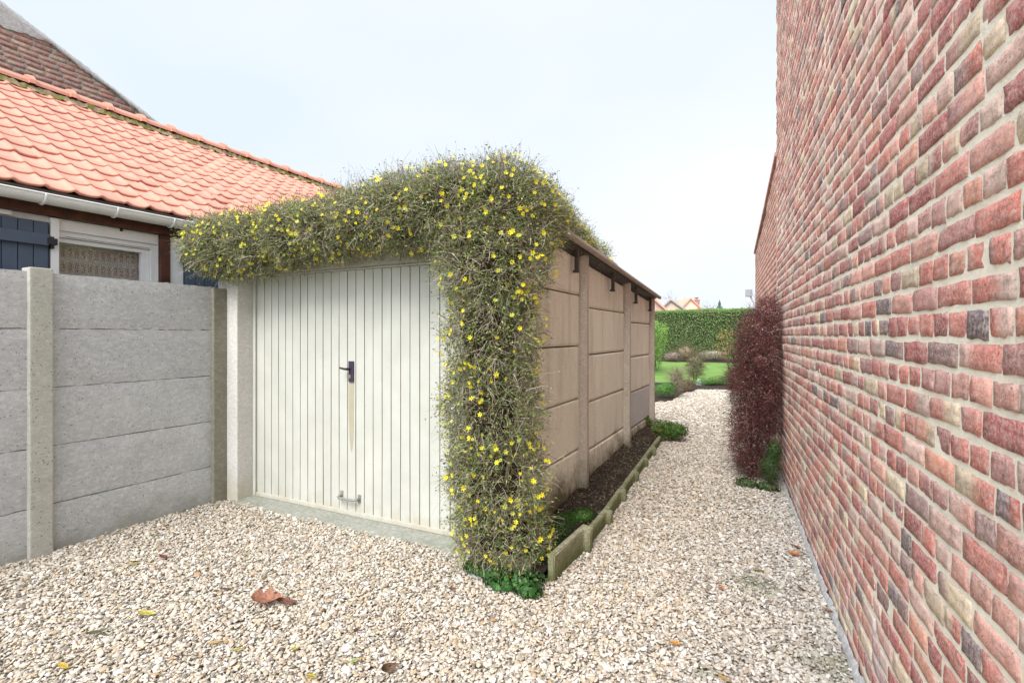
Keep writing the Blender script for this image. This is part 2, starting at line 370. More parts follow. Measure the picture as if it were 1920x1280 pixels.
def pebble_cols(n, x, y):
    pal = np.array([(.70, .67, .61), (.62, .555, .455), (.56, .47, .36), (.76, .745, .72), (.48, .44, .385), (.56, .44, .31), (.32, .29, .26), (.50, .34, .20), (.22, .19, .17), (.67, .60, .53)])
    pr = np.array([.20, .17, .12, .14, .10, .05, .06, .010, .025, .13]); k = rng.choice(len(pal), n, p=pr/pr.sum())
    c = pal[k]*rng.uniform(.86, 1.12, (n, 1))
    wgt = np.clip((x+.95-.10*y)*1.3+.4*nz(np.stack([x*2, y*2, x*0], 1), 9), 0, 1)[:, None]*.5   # paler, greyer stones by the brick wall
    g = c.mean(1, keepdims=True); c = c*(1-wgt)+wgt*(g*1.10*np.array([1., .995, .985]))
    return np.clip(c*np.array([.83, .805, .77]), .03, .78)
gc = pebble_cols(NG, gp[:, 0], gp[:, 1])
# greenish dirty patches in the gravel by the brick wall
for (px, py, rr) in ((1430, 1100, .13), (1400, 1085, .10), (1560, 1250, .14), (1475, 925, .10), (1320, 1260, .06)):
    gx, gy = gpt(px, py); d = np.hypot(gp[:, 0]-gx, gp[:, 1]-gy); a = np.clip(1.2-d/rr, 0, .6)[:, None]*(rng.random((NG, 1)) > .35)
    gc = gc*(1-a)+a*np.array([.17, .19, .12])
me = bpy.data.meshes.new('gravel'); me.vertices.add(NG); me.vertices.foreach_set('co', P3.astype('f').ravel())
rot = np.stack([rng.normal(0, .38, NG), rng.normal(0, .38, NG), rng.uniform(0, 6.283, NG)], 1).astype('f')
base = np.clip(rng.lognormal(math.log(.0089), .32, NG), .0042, .019)*gp[:, 2]
scl = np.stack([base*rng.uniform(.95, 1.35, NG), base*rng.uniform(.7, 1., NG), base*rng.uniform(.35, .62, NG)], 1).astype('f')
for nm, arr in (('srot', rot), ('sscl', scl)):
    a = me.attributes.new(nm, 'FLOAT_VECTOR', 'POINT'); a.data.foreach_set('vector', arr.ravel())
a = me.attributes.new('scol', 'FLOAT_COLOR', 'POINT'); a.data.foreach_set('color', np.concatenate([gc, np.ones((NG, 1))], 1).astype('f').ravel())
a = me.attributes.new('sidx', 'INT', 'POINT'); a.data.foreach_set('value', rng.integers(0, 8, NG).astype('i'))
me.materials.append(M['stone'])
gobj = link('gravel', me)
tag(gobj, 'cream and white loose pebbles covering the yard and path', 'gravel', kind='stuff')
ng = bpy.data.node_groups.new('gravel_scatter', 'GeometryNodeTree')
ng.interface.new_socket('Geometry', in_out='INPUT', socket_type='NodeSocketGeometry'); ng.interface.new_socket('Geometry', in_out='OUTPUT', socket_type='NodeSocketGeometry')
N_ = ng.nodes; K_ = ng.links.new
gi = N_.new('NodeGroupInput'); go = N_.new('NodeGroupOutput')
g2i = N_.new('GeometryNodeGeometryToInstance')
for k in range(8):
    ico = N_.new('GeometryNodeMeshIcoSphere'); ico.inputs['Radius'].default_value = 1.; ico.inputs['Subdivisions'].default_value = 2 if k < 8 else 3
    sp = N_.new('GeometryNodeSetPosition'); tn = N_.new('ShaderNodeTexNoise'); tn.inputs['Scale'].default_value = .75; tn.inputs['Detail'].default_value = 1.2
    ps = N_.new('GeometryNodeInputPosition'); va = N_.new('ShaderNodeVectorMath'); va.operation = 'ADD'; va.inputs[1].default_value = (k*7.3, k*3.1, 5.)
    vs = N_.new('ShaderNodeVectorMath'); vs.operation = 'SUBTRACT'; vs.inputs[1].default_value = (.5, .5, .5)
    vm = N_.new('ShaderNodeVectorMath'); vm.operation = 'SCALE'; vm.inputs['Scale'].default_value = 1.5
    K_(ps.outputs[0], va.inputs[0]); K_(va.outputs[0], tn.inputs['Vector']); K_(tn.outputs['Color'], vs.inputs[0]); K_(vs.outputs[0], vm.inputs[0]); K_(vm.outputs[0], sp.inputs['Offset'])
    K_(ico.outputs['Mesh'], sp.inputs['Geometry'])
    sm = N_.new('GeometryNodeSetShadeSmooth'); K_(sp.outputs[0], sm.inputs['Geometry'])
    st = N_.new('GeometryNodeSetMaterial'); st.inputs['Material'].default_value = M['stone']; K_(sm.outputs[0], st.inputs['Geometry'])
    K_(st.outputs[0], g2i.inputs[0])
iop = N_.new('GeometryNodeInstanceOnPoints'); iop.inputs['Pick Instance'].default_value = True
m2p = N_.new('GeometryNodeMeshToPoints')
def na(nm, typ):
    x = N_.new('GeometryNodeInputNamedAttribute'); x.data_type = typ; x.inputs['Name'].default_value = nm; return x.outputs['Attribute']
K_(gi.outputs[0], m2p.inputs[0]); K_(m2p.outputs[0], iop.inputs['Points']); K_(g2i.outputs[0], iop.inputs['Instance'])
K_(na('sidx', 'INT'), iop.inputs['Instance Index'])
e2r = N_.new('FunctionNodeEulerToRotation'); K_(na('srot', 'FLOAT_VECTOR'), e2r.inputs[0]); K_(e2r.outputs[0], iop.inputs['Rotation']); K_(na('sscl', 'FLOAT_VECTOR'), iop.inputs['Scale'])
K_(iop.outputs[0], go.inputs[0])
md = gobj.modifiers.new('scatter', 'NODES'); md.node_group = ng

# ------------------------------------------------------------------ brick walls
PAL_NEAR = ([(.58, .19, .145), (.42, .115, .105), (.68, .33, .26), (.76, .50, .42), (.66, .54, .36), (.32, .20, .185), (.68, .30, .20), (.46, .21, .19), (.60, .44, .37), (.15, .13, .14)],
            [.23, .16, .16, .12, .09, .065, .035, .09, .06, .022])
PAL_FAR = ([(.68, .32, .23), (.62, .26, .19), (.70, .42, .33), (.55, .23, .18)], [.35, .25, .25, .15])
PAL_OLD = ([(.34, .13, .10), (.43, .19, .14), (.26, .11, .09), (.46, .28, .20), (.21, .135, .115), (.44, .34, .22)], [.3, .25, .2, .12, .08, .05])
def brick_mesh(name, origin, u, nrm, s0, s1, z0, z1, inside, pal, matm, parent=None, pitch=.0835, lens=(.232, .118), joint=.0118, proud=.007, seed=1, nx=7, ny=5, thick=.22, outline=None, jit=1., bond='english'):
    """masonry of separately shaped bricks bedded in a mortar body; bricks that share one wall are one mesh"""
    r = np.random.default_rng(seed); u = np.array(u, float); nrm = np.array(nrm, float); o = np.array(origin, float)
    A = []
    for row in range(int(z0/pitch), int(math.ceil(z1/pitch))):
        kind = row % 2; s = s0-r.uniform(0, .2)
        while s < s1:
            if bond == 'english': Lb = (lens[0] if kind == 0 else lens[1])
            else: Lb = lens[0]
            if r.random() < .10: Lb = lens[1] if Lb == lens[0] else lens[0]*(.75)
            Lb *= r.uniform(.955, 1.045)
            A.append((s, s+Lb, row*pitch+r.normal(0, .0018), (row+1)*pitch+r.normal(0, .0018))); s += Lb
    A = np.array(A); cen = np.stack([(A[:, 0]+A[:, 1])/2, (A[:, 2]+A[:, 3])/2], 1)
    ok = inside(cen[:, 0], cen[:, 1]); A = A[ok]; n = len(A)
    j2 = joint/2*r.uniform(.7, 1.4, (n, 2))*np.array([1.05, 1.3]); a0 = A[:, 0]+j2[:, 0]; a1 = A[:, 1]-j2[:, 0]; b0 = A[:, 2]+j2[:, 1]; b1 = A[:, 3]-j2[:, 1]
    e = .009; tx = np.concatenate([[0, e], np.linspace(e, 1-e, nx-1)[1:-1], [1-e, 1]]); ty = np.concatenate([[0, .028], np.linspace(.028, .972, ny-1)[1:-1], [.972, 1]])
    U, W = np.meshgrid(tx, ty); U = U.ravel(); W = W.ravel(); k = len(U)
    S = a0[:, None]+(a1-a0)[:, None]*U; Z = b0[:, None]+(b1-b0)[:, None]*W
    border = ((U == 0) | (U == 1) | (W == 0) | (W == 1)); corner = ((U == 0) | (U == 1)) & ((W == 0) | (W == 1))
    d = np.where(border, -.006, proud)[None, :]+np.where(border[None, :], 0, r.normal(0, .00028*jit, (n, k))+r.normal(0, .0007*jit, (n, 1)))
    d = d+((U-.5)[None, :]*r.normal(0, .0014*jit, (n, 1))+(W-.5)[None, :]*r.normal(0, .0006*jit, (n, 1)))*(~border)[None, :]
    cj = (((U < .05) | (U > .95)) & ((W < .1) | (W > .9)))[None, :]*(r.random((n, k)) < .18)*(~border)[None, :]; d = d-cj*.003*jit
    ring = lambda A_: A_*(~border)[None, :]      # the face outline wanders, its hidden rim follows
    sj, zj = r.normal(0, .0020*jit, (n, k)), r.normal(0, .0017*jit, (n, k)); q_ = len(tx); G = np.arange(k).reshape(len(ty), q_); G[0] = G[1]; G[-1] = G[-2]; G[:, 0] = G[:, 1]; G[:, -1] = G[:, -2]; G = G.ravel()
    S = S+sj[:, G]; Z = Z+zj[:, G]+(U-.5)[None, :]*r.normal(0, .0022*jit, (n, 1))
    V = o[None, None, :]+S[..., None]*u+d[..., None]*nrm; V[..., 2] += Z
    q = len(tx); F0 = np.array([(j*q+i, j*q+i+1, (j+1)*q+i+1, (j+1)*q+i) for j in range(len(ty)-1) for i in range(q-1)])
    F = (F0[None]+(np.arange(n)*k)[:, None, None]).reshape(-1, 4)
    if np.cross(u, (0, 0, 1))@nrm < 0: F = F[:, ::-1]
    pc = np.array(pal[0]); pp = np.array(pal[1]); ch = r.choice(len(pc), n, p=pp/pp.sum())
    col = pc[ch]*r.uniform(.76, 1.2, (n, 1)); col = np.repeat(col[:, None, :], k, 1)
    mixc = pc[r.choice(len(pc), n, p=pp/pp.sum())]; m_ = (r.random(n) < .28)[:, None, None]*np.clip((U[None, :, None]-r.uniform(.2, .8, (n, 1, 1)))*4, 0, 1)
    col = col*(1-m_)+mixc[:, None, :]*m_
    V = V.reshape(-1, 3); nb = len(F)
    # mortar skin: rough grid
    st = .02; ss = np.arange(s0, s1+st, st*1.5); zs = np.arange(z0, z1+st, st)
    if (s1-s0)*(z1-z0) > 20: ss = np.arange(s0, s1+.03, .045); zs = np.arange(z0, z1+.03, .03)
    GS, GZ = np.meshgrid(ss, zs); sh = GS.shape; g = np.stack([GS.ravel(), GZ.ravel()], 1)
    gd = -.0016+r.normal(0, .0005, len(g))-.0020*np.clip(1.7*nz(np.stack([g[:, 0]*13, g[:, 1]*17, g[:, 0]*0], 1), seed)-.1, 0, 1)
    MV = o[None, :]+g[:, :1]*u+gd[:, None]*nrm; MV[:, 2] += g[:, 1]
    idx = np.arange(len(g)).reshape(sh); MF = np.stack([idx[:-1, :-1].ravel(), idx[:-1, 1:].ravel(), idx[1:, 1:].ravel(), idx[1:, :-1].ravel()], 1)
    ck = inside(g[:, 0][MF].mean(1), g[:, 1][MF].mean(1)); MF = MF[ck]
    if np.cross(u, (0, 0, 1))@nrm < 0: MF = MF[:, ::-1]
    VV = [V, MV]; FF = [F, MF+len(V)]; mi = [np.zeros(nb, int), np.ones(len(MF), int)]; cc = [col.reshape(-1, 3), np.tile((.6, .55, .45), (len(MV), 1))]
    # body behind the face
    if outline is None: outline = [(s0, z0), (s1, z0), (s1, z1), (s0, z1)]
    ob = np.array(outline); c0 = o+ob[:, :1]*u-nrm*.012; c0[:, 2] += ob[:, 1]; c1 = c0-nrm*thick; b = len(V)+len(MV); nn = len(ob)
    VV.append(np.concatenate([c0, c1])); cc.append(np.tile((.35, .14, .11), (2*nn, 1)))
    ff = [(b+i, b+(i+1) % nn, b+nn+(i+1) % nn, b+nn+i) for i in range(nn)]
    for i in range(1, nn-1, 2):
        t = [0, i, i+1, min(i+2, nn-1)] if i+2 < nn else [0, i, i+1, i+1]
        if t[2] != t[3]: ff.append(tuple(b+k_ for k_ in t)); ff.append(tuple(b+nn+k_ for k_ in t[::-1]))
    FF.append(np.array(ff)); mi.append(np.full(len(ff), 1))
    return npmesh(name, np.concatenate(VV), np.concatenate(FF), [M['brick'], matm], parent, np.concatenate(cc), False, np.concatenate(mi))
wu = np.array([-.069, 1., 0]); wl = np.linalg.norm(wu); wu /= wl; wnrm = np.array([-1., -.069, 0])/wl
END = 7.1*wl
nw = brick_mesh('brick_wall', (.584, 0, 0), wu, wnrm, -1.2, END, -.05, 6.1, lambda s, z: (s < END) & (s > -1.2), PAL_NEAR, M['mortar'], seed=5, thick=.3, proud=.0009)
tag(nw, 'tall old red brick wall with cream mortar along the gravel path', 'brick wall')
fo = (.584+wu[0]*END, wu[1]*END, 0); fo = (fo[0]+.012, fo[1], 0)
F1, F2 = 1.85*wl, 5.1*wl
def far_top(s): return np.interp(s, [0, 1.85, 2.0, 5.1], [3.80, 3.62, 3.50, 3.34])
fw = brick_mesh('garden_wall', fo, wu, wnrm, 0.004, F2, -.05, 3.9, lambda s, z: (z < far_top(s)) & (s < F2), PAL_FAR, M['mortar_pink'], seed=9, thick=.25, proud=.0015, lens=(.21, .21), joint=.010,
                outline=[(0.004, -.05), (F2, -.05), (F2, 3.34), (2., 3.5), (1.85, 3.62), (0.004, 3.8)], nx=4, ny=4)
tag(fw, 'lower pale orange brick wall continuing behind the tall brick wall', 'brick wall')
mb = MB(); 
for (sa, sb) in ((0.006, 1.85), (1.86, F2+.02)):
    za, zb = float(far_top(sa))+.01, float(far_top(sb-.03))+.01
    def pf(s, d, z): 
        p = np.array(fo)+wu*s+wnrm*d; return (p[0], p[1], z)
    mb.add([pf(sa, .03, za), pf(sb, .03, zb), pf(sb, -.28, zb), pf(sa, -.28, za), pf(sa, .03, za+.05), pf(sb, .03, zb+.05), pf(sb, -.28, zb+.05), pf(sa, -.28, za+.05)],
           [(0, 1, 2, 3), (4, 5, 6, 7), (0, 1, 5, 4), (1, 2, 6, 5), (2, 3, 7, 6), (3, 0, 4, 7)])
mb.build('coping', m_plain('dull_red_coping', (.50, .28, .24), .9, .2, .25, 8, .004), fw)
# cement fillet along the foot of the tall wall
ys = np.linspace(-1.1, 7.05, 240); Vf = []
for y in ys:
    x = wall_x(y)
    for (dx, z) in ((.0, .04), (-.006, .033), (-.018, .008), (-.024, -.02)): Vf.append((x+dx-.006+rng.normal(0, .003), y, z+rng.normal(0, .003)))
Ff = [(j*4+i, j*4+i+1, (j+1)*4+i+1, (j+1)*4+i) for j in range(len(ys)-1) for i in range(3)]
npmesh('footing', Vf, Ff, M['plaster'], nw, smooth=True)
# small lamp on the far end of the low wall
lx, ly = np.array(fo)[:2]+wu[:2]*(F2+.0)
la = empty('wall_lamp', (lx, ly, 2.3), 'small grey box lamp on a bracket at the far end of the brick wall', 'lamp')
mb = MB(); mb.box((lx-.20, ly+.02, 2.44), (lx-.06, ly+.16, 2.60), .01); mb.build('lamp_shade', m_plain('grey_lamp_case', (.35, .37, .40), .4, .5), la)
mb = MB(); mb.tube([(lx+.0, ly+.09, 2.02), (lx-.03, ly+.09, 2.3), (lx-.10, ly+.09, 2.45)], .015); mb.build('bracket', m_plain('pale_lamp_bracket', (.55, .57, .6), .4, .5), la)

# ------------------------------------------------------------------ garage
GX0, GX1, GY0, GY1 = -4.85, -1.60, 3.2, 8.02
gar = empty('garage', (-3.2, 3.3, 0), 'flat roofed garage of beige concrete panels with a cream ribbed door', 'garage')
def rz(y): return 2.485-.066*(y-3.1)            # underside of the roof
BAYS = [(3.22, 4.655, [1.985, 1.498, .993, .51]), (4.81, 6.36, [1.879, 1.401, .922, .436]), (6.50, 7.90, [1.768, 1.305, .839, .36])]
def panel(mb, x0, x1, y0, y1, z0, z1a, z1b, bev=.012):
    # chamfered front slab (front towards +x), top edge may slope from z1a to z1b
    b = bev
    mb.add([(x0, y0, z0), (x0, y1, z0), (x0, y1, z1b), (x0, y0, z1a), (x1-b, y0, z0), (x1-b, y1, z0), (x1-b, y1, z1b), (x1-b, y0, z1a),
            (x1, y0, z0+b*1.6), (x1, y1, z0+b*1.6), (x1, y1, z1b-b), (x1, y0, z1a-b)],
           [(0, 1, 2, 3), (8, 9, 10, 11), (4, 5, 9, 8), (7, 6, 10, 11), (0, 1, 5, 4), (3, 2, 6, 7), (0, 4, 8, 11, 7, 3), (1, 5, 9, 10, 6, 2)])
for bi, (y0, y1, js) in enumerate(BAYS):
    tops = [None]+js; bots = js+[-.1]
    for k in range(5):
        mb = MB(); ta = rz(y0)-.055 if k == 0 else js[k-1]-.008; tb = rz(y1)-.055 if k == 0 else js[k-1]-.008
        off = rng.uniform(-.004, .004)
        panel(mb, -1.67, -1.62+off, y0, y1, bots[k]+.004, ta, tb, .013)
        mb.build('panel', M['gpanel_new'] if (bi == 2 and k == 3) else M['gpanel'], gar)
mb = MB(); mb.box((-1.72, 3.2, -.05), (-1.68, 7.95, 2.14)); mb.build('lining', M['dark'], gar)
for y in (4.73, 6.43, 7.97):
    mb = MB(); h = .075 if y < 7.5 else .06
    poly = [(-1.72, y-h), (-1.60, y-h), (-1.555, y-h*.45), (-1.555, y+h*.45), (-1.60, y+h), (-1.72, y+h)]
    mb.prism(poly, lambda p: (p[0], p[1], -.1), lambda p: (p[0], p[1], rz(p[1])-.012)); mb.build('post', M['gpost'], gar)
# left side and back (never seen from the yard, still there)
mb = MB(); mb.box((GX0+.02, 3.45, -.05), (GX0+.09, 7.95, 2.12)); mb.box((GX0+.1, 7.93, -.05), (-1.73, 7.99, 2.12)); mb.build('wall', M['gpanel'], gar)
# front: left pillar, right pillar, lintel
mb = MB(); mb.box((GX0, 3.2, -.08), (-4.56, 3.42, 2.46), .008); mb.build('pillar', M['pale'], gar)
mb = MB(); mb.box((-2.0, 3.2, -.08), (-1.62, 3.42, 2.46), .008); mb.build('pillar', M['pale'], gar)
mb = MB(); mb.box((-4.555, 3.27, 2.185), (-2.005, 3.45, 2.46), .006); mb.build('lintel', M['lintel'], gar)
mb = MB(); n = 18
Vs = []; 
for i in range(n+1):
    x = -4.62+i*(2.72/n); yf = 3.15+rng.normal(0, .012)+(.03 if i < 3 else 0)
    Vs += [(x, yf, -.05), (x, yf+.012, .006+rng.normal(0, .003)), (x, 3.36, .022), (x, 3.44, .022), (x, 3.44, -.05)]
mb.add(Vs, [(i*5+k, i*5+k+1, (i+1)*5+k+1, (i+1)*5+k) for i in range(n) for k in range(4)]+[(0, 1, 2, 3, 4), tuple(n*5+k for k in range(5))])
mb.build('sill', M['sill'], gar)
# roof: corrugated sheet with a thick rim
mb = MB(); ny = 2; nxx = 130; y0r, y1r = 3.09, 8.12; X0, X1 = -5.0, -1.50
for (yA, yB, lift) in ((y0r, 5.62, .012), (5.55, y1r, 0.)):
    Vr = []
    for i in range(nxx+1):
        x = X0+(X1-X0)*i/nxx; w_ = .012*math.sin(2*math.pi*(x/.146)) if x < X1-.07 else 0
        for (y, zz) in ((yA, 0), (yA, .035), (yB, .035), (yB, 0)): Vr.append((x, y, rz(y)+zz+.02+w_+lift))
    mb.add(Vr, [(i*4+k, i*4+(k+1) % 4, (i+1)*4+(k+1) % 4, (i+1)*4+k) for i in range(nxx) for k in range(4)]+[(0, 1, 2, 3), tuple(nxx*4+k for k in range(4))])
mb.build('roof', M['roofsheet'], gar)
mb = MB()
for (yA, yB, r_) in ((3.08, 5.6, .029), (5.57, 8.13, .027)):
    pts = [(-1.505, y, rz(y)+.028+(.004 if yA < 3 else 0)) for y in np.linspace(yA, yB, 8)]; mb.tube(pts, r_, 10)
mb.build('roof_edge', M['roofsheet'], gar, smooth=False)
mb = MB(); mb.add([(-1.66, 3.2, rz(3.2)-.05), (-1.53, 3.2, rz(3.2)-.002), (-1.53, 8, rz(8)-.002), (-1.66, 8, rz(8)-.05), (-1.66, 3.2, rz(3.2)+.01), (-1.66, 8, rz(8)+.01)],
                  [(0, 1, 2, 3), (0, 1, 4), (3, 2, 5), (1, 2, 5, 4), (0, 3, 5, 4)]); mb.build('eaves_shade_strip', M['iron'], gar)  # dark strip standing in for the shadow in the gap under the eaves
for y in (4.45, 5.67, 6.80, 7.72):
    mb = MB(); z = rz(y)
    mb.box((-1.585, y-.022, z-.215), (-1.55, y+.022, z+.01), .006); mb.box((-1.60, y-.022, z-.225), (-1.545, y+.022, z-.200), .006); mb.build('bracket', M['iron'], gar)
# the door
dr = MB(); YD = 3.37; z0, z1 = .045, 2.165; xs = -4.49; prof = []
NST = 25; wS = .098
for i in range(NST):
    a = xs+i*wS
    prof += [(a, YD+.010), (a+.0045, YD+.001), (a+.012, YD), (a+wS-.012, YD), (a+wS-.0045, YD+.001)]
prof += [(xs+NST*wS, YD+.010)]
V = []; levels = [z0, z0+.02, .7, 1.4, z1-.02, z1]
for z in levels:
    for k, (x, y) in enumerate(prof): V.append((x, y+.0012*math.sin(z*7+x*31)+(.0008*rng.normal()), z))
q = len(prof)
dr.add(V, [(j*q+i, j*q+i+1, (j+1)*q+i+1, (j+1)*q+i) for j in range(len(levels)-1) for i in range(q-1)])
for j in range(len(levels)-1):                       # the grooves take a darker colour
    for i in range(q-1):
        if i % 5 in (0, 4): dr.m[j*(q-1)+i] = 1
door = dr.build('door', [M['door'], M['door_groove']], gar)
mb = MB(); mb.box((-4.50, 3.355, .024), (-2.04, 3.375, .062), .004); mb.build('bottom_rail', M['door'], door)
mb = MB(); mb.box((-4.556, 3.36, .02), (-4.516, 3.42, 2.185), .004); mb.box((-4.510, 3.378, .02), (-4.494, 3.42, 2.18), .002); mb.box((-2.05, 3.36, .02), (-2.004, 3.42, 2.185), .004)
mb.box((-4.514, 3.35, 2.168), (-2.052, 3.42, 2.183), .003); mb.build('frame', M['door'], gar)
mb = MB(); mb.box((-4.516, 3.39, .02), (-4.492, 3.40, 2.18)); mb.build('gap', M['dark'], gar)
hd = MB(); hd.box((-3.286, 3.352, 1.19), (-3.232, 3.369, 1.372), .003); plate = hd.build('lock_plate', m_plain('dark_violet_lock_plate', (.045, .03, .06), .4, .5), door)
mb = MB(); mb.tube([(-3.266, 3.352, 1.305), (-3.266, 3.305, 1.305)], .011, 10); mb.tube([(-3.258, 3.305, 1.305), (-3.29, 3.302, 1.307), (-3.335, 3.304, 1.314)], [.011, .010, .008], 10)
mb.build('handle', M['black'], plate)
mb = MB(); mb.box((-3.274, 3.348, 1.225), (-3.258, 3.352, 1.255), .001); mb.build('keyhole', m_plain('brass_key_barrel', (.30, .24, .2), .4, .5), plate)
mb = MB(); poly = [(-3.299, 1.182), (-3.234, 1.182), (-3.237, .80), (-3.242, .68), (-3.252, .61), (-3.262, .575), (-3.272, .60), (-3.286, .70), (-3.297, .86)]
mb.prism(poly, lambda p: (p[0], 3.3685, p[1]), lambda p: (p[0], 3.3668, p[1])); mb.build('paint_patch', M['stain'], door)
mb = MB(); mb.box((-3.392, 3.362, .155), (-3.362, 3.371, .225), .002); mb.box((-3.188, 3.362, .145), (-3.156, 3.371, .215), .002)
mb.tube([(-3.378, 3.36, .185), (-3.378, 3.325, .180), (-3.36, 3.315, .176), (-3.28, 3.316, .174), (-3.20, 3.315, .176), (-3.172, 3.33, .178), (-3.172, 3.36, .18)], .0115, 8)
mb.build('pull_handle', m_plain('weathered_cast_handle', (.23, .22, .20), .5, .5, .35, 40), door)

# ------------------------------------------------------------------ concrete fence on the left
fen = empty('concrete_fence', (-4.85, 1.8, 0), 'grey fence of stacked concrete panels between concrete posts left of the garage', 'fence')
JZ = [2.062, 1.647, 1.212, .779, .348, -.08]
def fpanel(y0, y1, k):
    ny_, nz_ = 26, 5; V = []
    for j in range(nz_+1):
        z = JZ[k+1]+.003+(JZ[k]-JZ[k+1]-.006)*j/nz_
        for i in range(ny_+1):
            y = y0+(y1-y0)*i/ny_; edge = j in (0, nz_)
            V.append((-4.75-(.005 if edge else 0)+rng.normal(0, .00025), y, z+(rng.normal(0, .0026) if edge else 0)))
    F = [(j*(ny_+1)+i, j*(ny_+1)+i+1, (j+1)*(ny_+1)+i+1, (j+1)*(ny_+1)+i) for j in range(nz_) for i in range(ny_)]
    mb = MB(); mb.add(V, F)
    b = [0, ny_, nz_*(ny_+1)+ny_, nz_*(ny_+1)]
    zz0, zz1 = JZ[k+1]+.003, JZ[k]-.003
    mb.box((-4.80, y0, zz0-.001), (-4.759, y1, zz1)); mb.build('panel', M['fence'], fen)
for (a, b) in ((-1.35, .18), (.30, 1.715), (1.845, 3.105)):
    for k in range(5): fpanel(a, b, k)
for (a, b, m, t) in ((1.712, 1.850, 'fpost', 2.088), (3.065, 3.198, 'oldpost', 2.05), (.17, .32, 'fpost', 2.07)):
    mb = MB(); mb.box((-4.84, a, -.1), (-4.71, b, t), .010); mb.build('post', M[m], fen)

# ------------------------------------------------------------------ neighbour's house
hs = empty('house', (-6.5, 3, 0), 'neighbour house with orange clay tile roof, white gutter and blue shutters', 'house')
WX = -5.45; H0, H1 = -3.0, 8.3
mb = MB(); zt = 2.66; wy0, wy1, wz0, wz1 = 2.16, 2.97, 1.35, 2.60
mb.box((WX-.25, H0, -.02), (WX, wy0, zt)); mb.box((WX-.25, wy1, -.02), (WX, H1, zt)); mb.box((WX-.25, wy0, -.02), (WX, wy1, wz0)); mb.box((WX-.25, wy0, wz1), (WX, wy1, zt))
mb.box((-10.2, H0, -.02), (-10.0, H1, zt)); mb.box((-10., H0, -.02), (WX-.25, H0+.2, zt)); mb.box((-10., H1-.2, -.02), (WX-.25, H1, zt))
for yy in (H0+.1, H1-.1): mb.add([(-10.1, yy, zt), (WX-.05, yy, zt), (-7.86, yy, 4.5)], [(0, 1, 2)])
mb.build('wall', M['render'], hs)
# roof tiles
PIT = .70; EX, EZ = -5.27, 2.80; RX, RZ_ = -7.86, 4.53; NR = 14
rows = []; Vt = []; Ft = []; Ct = []; tw = .198; SUB = 10
yt = np.arange(H0-.1, H1+.1, tw/SUB); v = ((yt-1.79)/tw) % 1.0; tid = np.floor((yt-1.79)/tw).astype(int)
dd = np.minimum(np.abs(v-.12), 1-np.abs(v-.12)); prof_h = np.where(dd < .17, .5*(1+np.cos(np.pi*dd/.17)), 0)*.0175+.004*np.cos(2*np.pi*(v-.12))
slv = np.array([RX-EX, 0, RZ_-EZ]); sl = np.linalg.norm(slv); su = slv/sl; sn = np.array([-su[2], 0, su[0]]); sn = sn if sn[2] > 0 else -sn
tr = np.random.default_rng(4)
for rI in range(NR):
    a0 = sl*rI/NR; a1 = sl*(rI+1)/NR+.03; toff = tr.normal(0, .003, 400); tcol = tr.uniform(.86, 1.1, 400); tx_ = tr.normal(0, .004, 400)
    for (aa, lift, pr) in ((a0+.012, -.012, 1), (a0, .0, 1), (a0-.001, .014, 1), (a0+.012, .019, 1), ((a0+a1)/2, .014, 1), (a1, .0, 1)):
        p = np.array([EX, 0, EZ])+su*aa
        for jx in range(len(yt)):
            t_ = tid[jx] % 400; q_ = p+su*tx_[t_]+sn*(lift+prof_h[jx]+toff[t_]); Vt.append((q_[0], yt[jx], q_[2])); c_ = tcol[t_]; Ct.append((.62*c_, .265*c_, .19*c_))
    nY = len(yt); b = rI*6*nY
    for k in range(5):
        for jx in range(nY-1): Ft.append((b+k*nY+jx, b+k*nY+jx+1, b+(k+1)*nY+jx+1, b+(k+1)*nY+jx))
roof = npmesh('roof', Vt, Ft, M['tile'], hs, Ct)
mb = MB(); mb.add([(RX, H0, RZ_-.02), (RX, H1, RZ_-.02), (-10.5, H1, 2.75), (-10.5, H0, 2.75), (RX, H0, RZ_-.1), (RX, H1, RZ_-.1), (-10.5, H1, 2.67), (-10.5, H0, 2.67)],
                  [(0, 1, 2, 3), (4, 5, 6, 7), (0, 1, 5, 4), (2, 3, 7, 6), (0, 3, 7, 4), (1, 2, 6, 5)])
mb.add([(EX+.02, H0, EZ-.03), (EX+.02, H1, EZ-.03), (RX, H1, RZ_-.04), (RX, H0, RZ_-.04), (EX+.02, H0, EZ-.06), (EX+.02, H1, EZ-.06), (RX, H1, RZ_-.09), (RX, H0, RZ_-.09)],
       [(0, 1, 2, 3), (4, 5, 6, 7), (0, 1, 5, 4), (2, 3, 7, 6), (0, 3, 7, 4), (1, 2, 6, 5)])
mb.c = (.55, .22, .15); mb.build('roof_deck', m_plain('dark_underlay', (.05, .035, .03), .9, .1), hs)
mb = MB(); k = 0; y = 2.818-.4*15
while y < H1:
    ring = 9; Vr = []
    cc_ = random.uniform(.86, 1.1); mb.c = (.62*cc_, .28*cc_, .20*cc_)
    for (yy, rr) in ((y-.01, .126), (y+.05, .132), (y+.056, .098), (y+.41, .094)):
        for i in range(ring):
            t = math.pi*(i/(ring-1))*1.05-.08; Vr.append((RX+rr*math.cos(t)*1.1, yy, RZ_+.035+rr*math.sin(t)*.9))
    mb.add(Vr, [(j*ring+i, j*ring+i+1, (j+1)*ring+i+1, (j+1)*ring+i) for j in range(3) for i in range(ring-1)]+[tuple(range(ring))]); y += .4
mb.build('ridge', M['tile'], hs, smooth=False)
ysr = np.arange(H0, H1, .03); Vm = []
for yy in ysr:
    for (dx, dz) in ((.145, -.085), (.125, -.06), (.10, -.01)): Vm.append((RX+dx+rng.normal(0, .008), yy, RZ_+dz+rng.normal(0, .008)+.02))
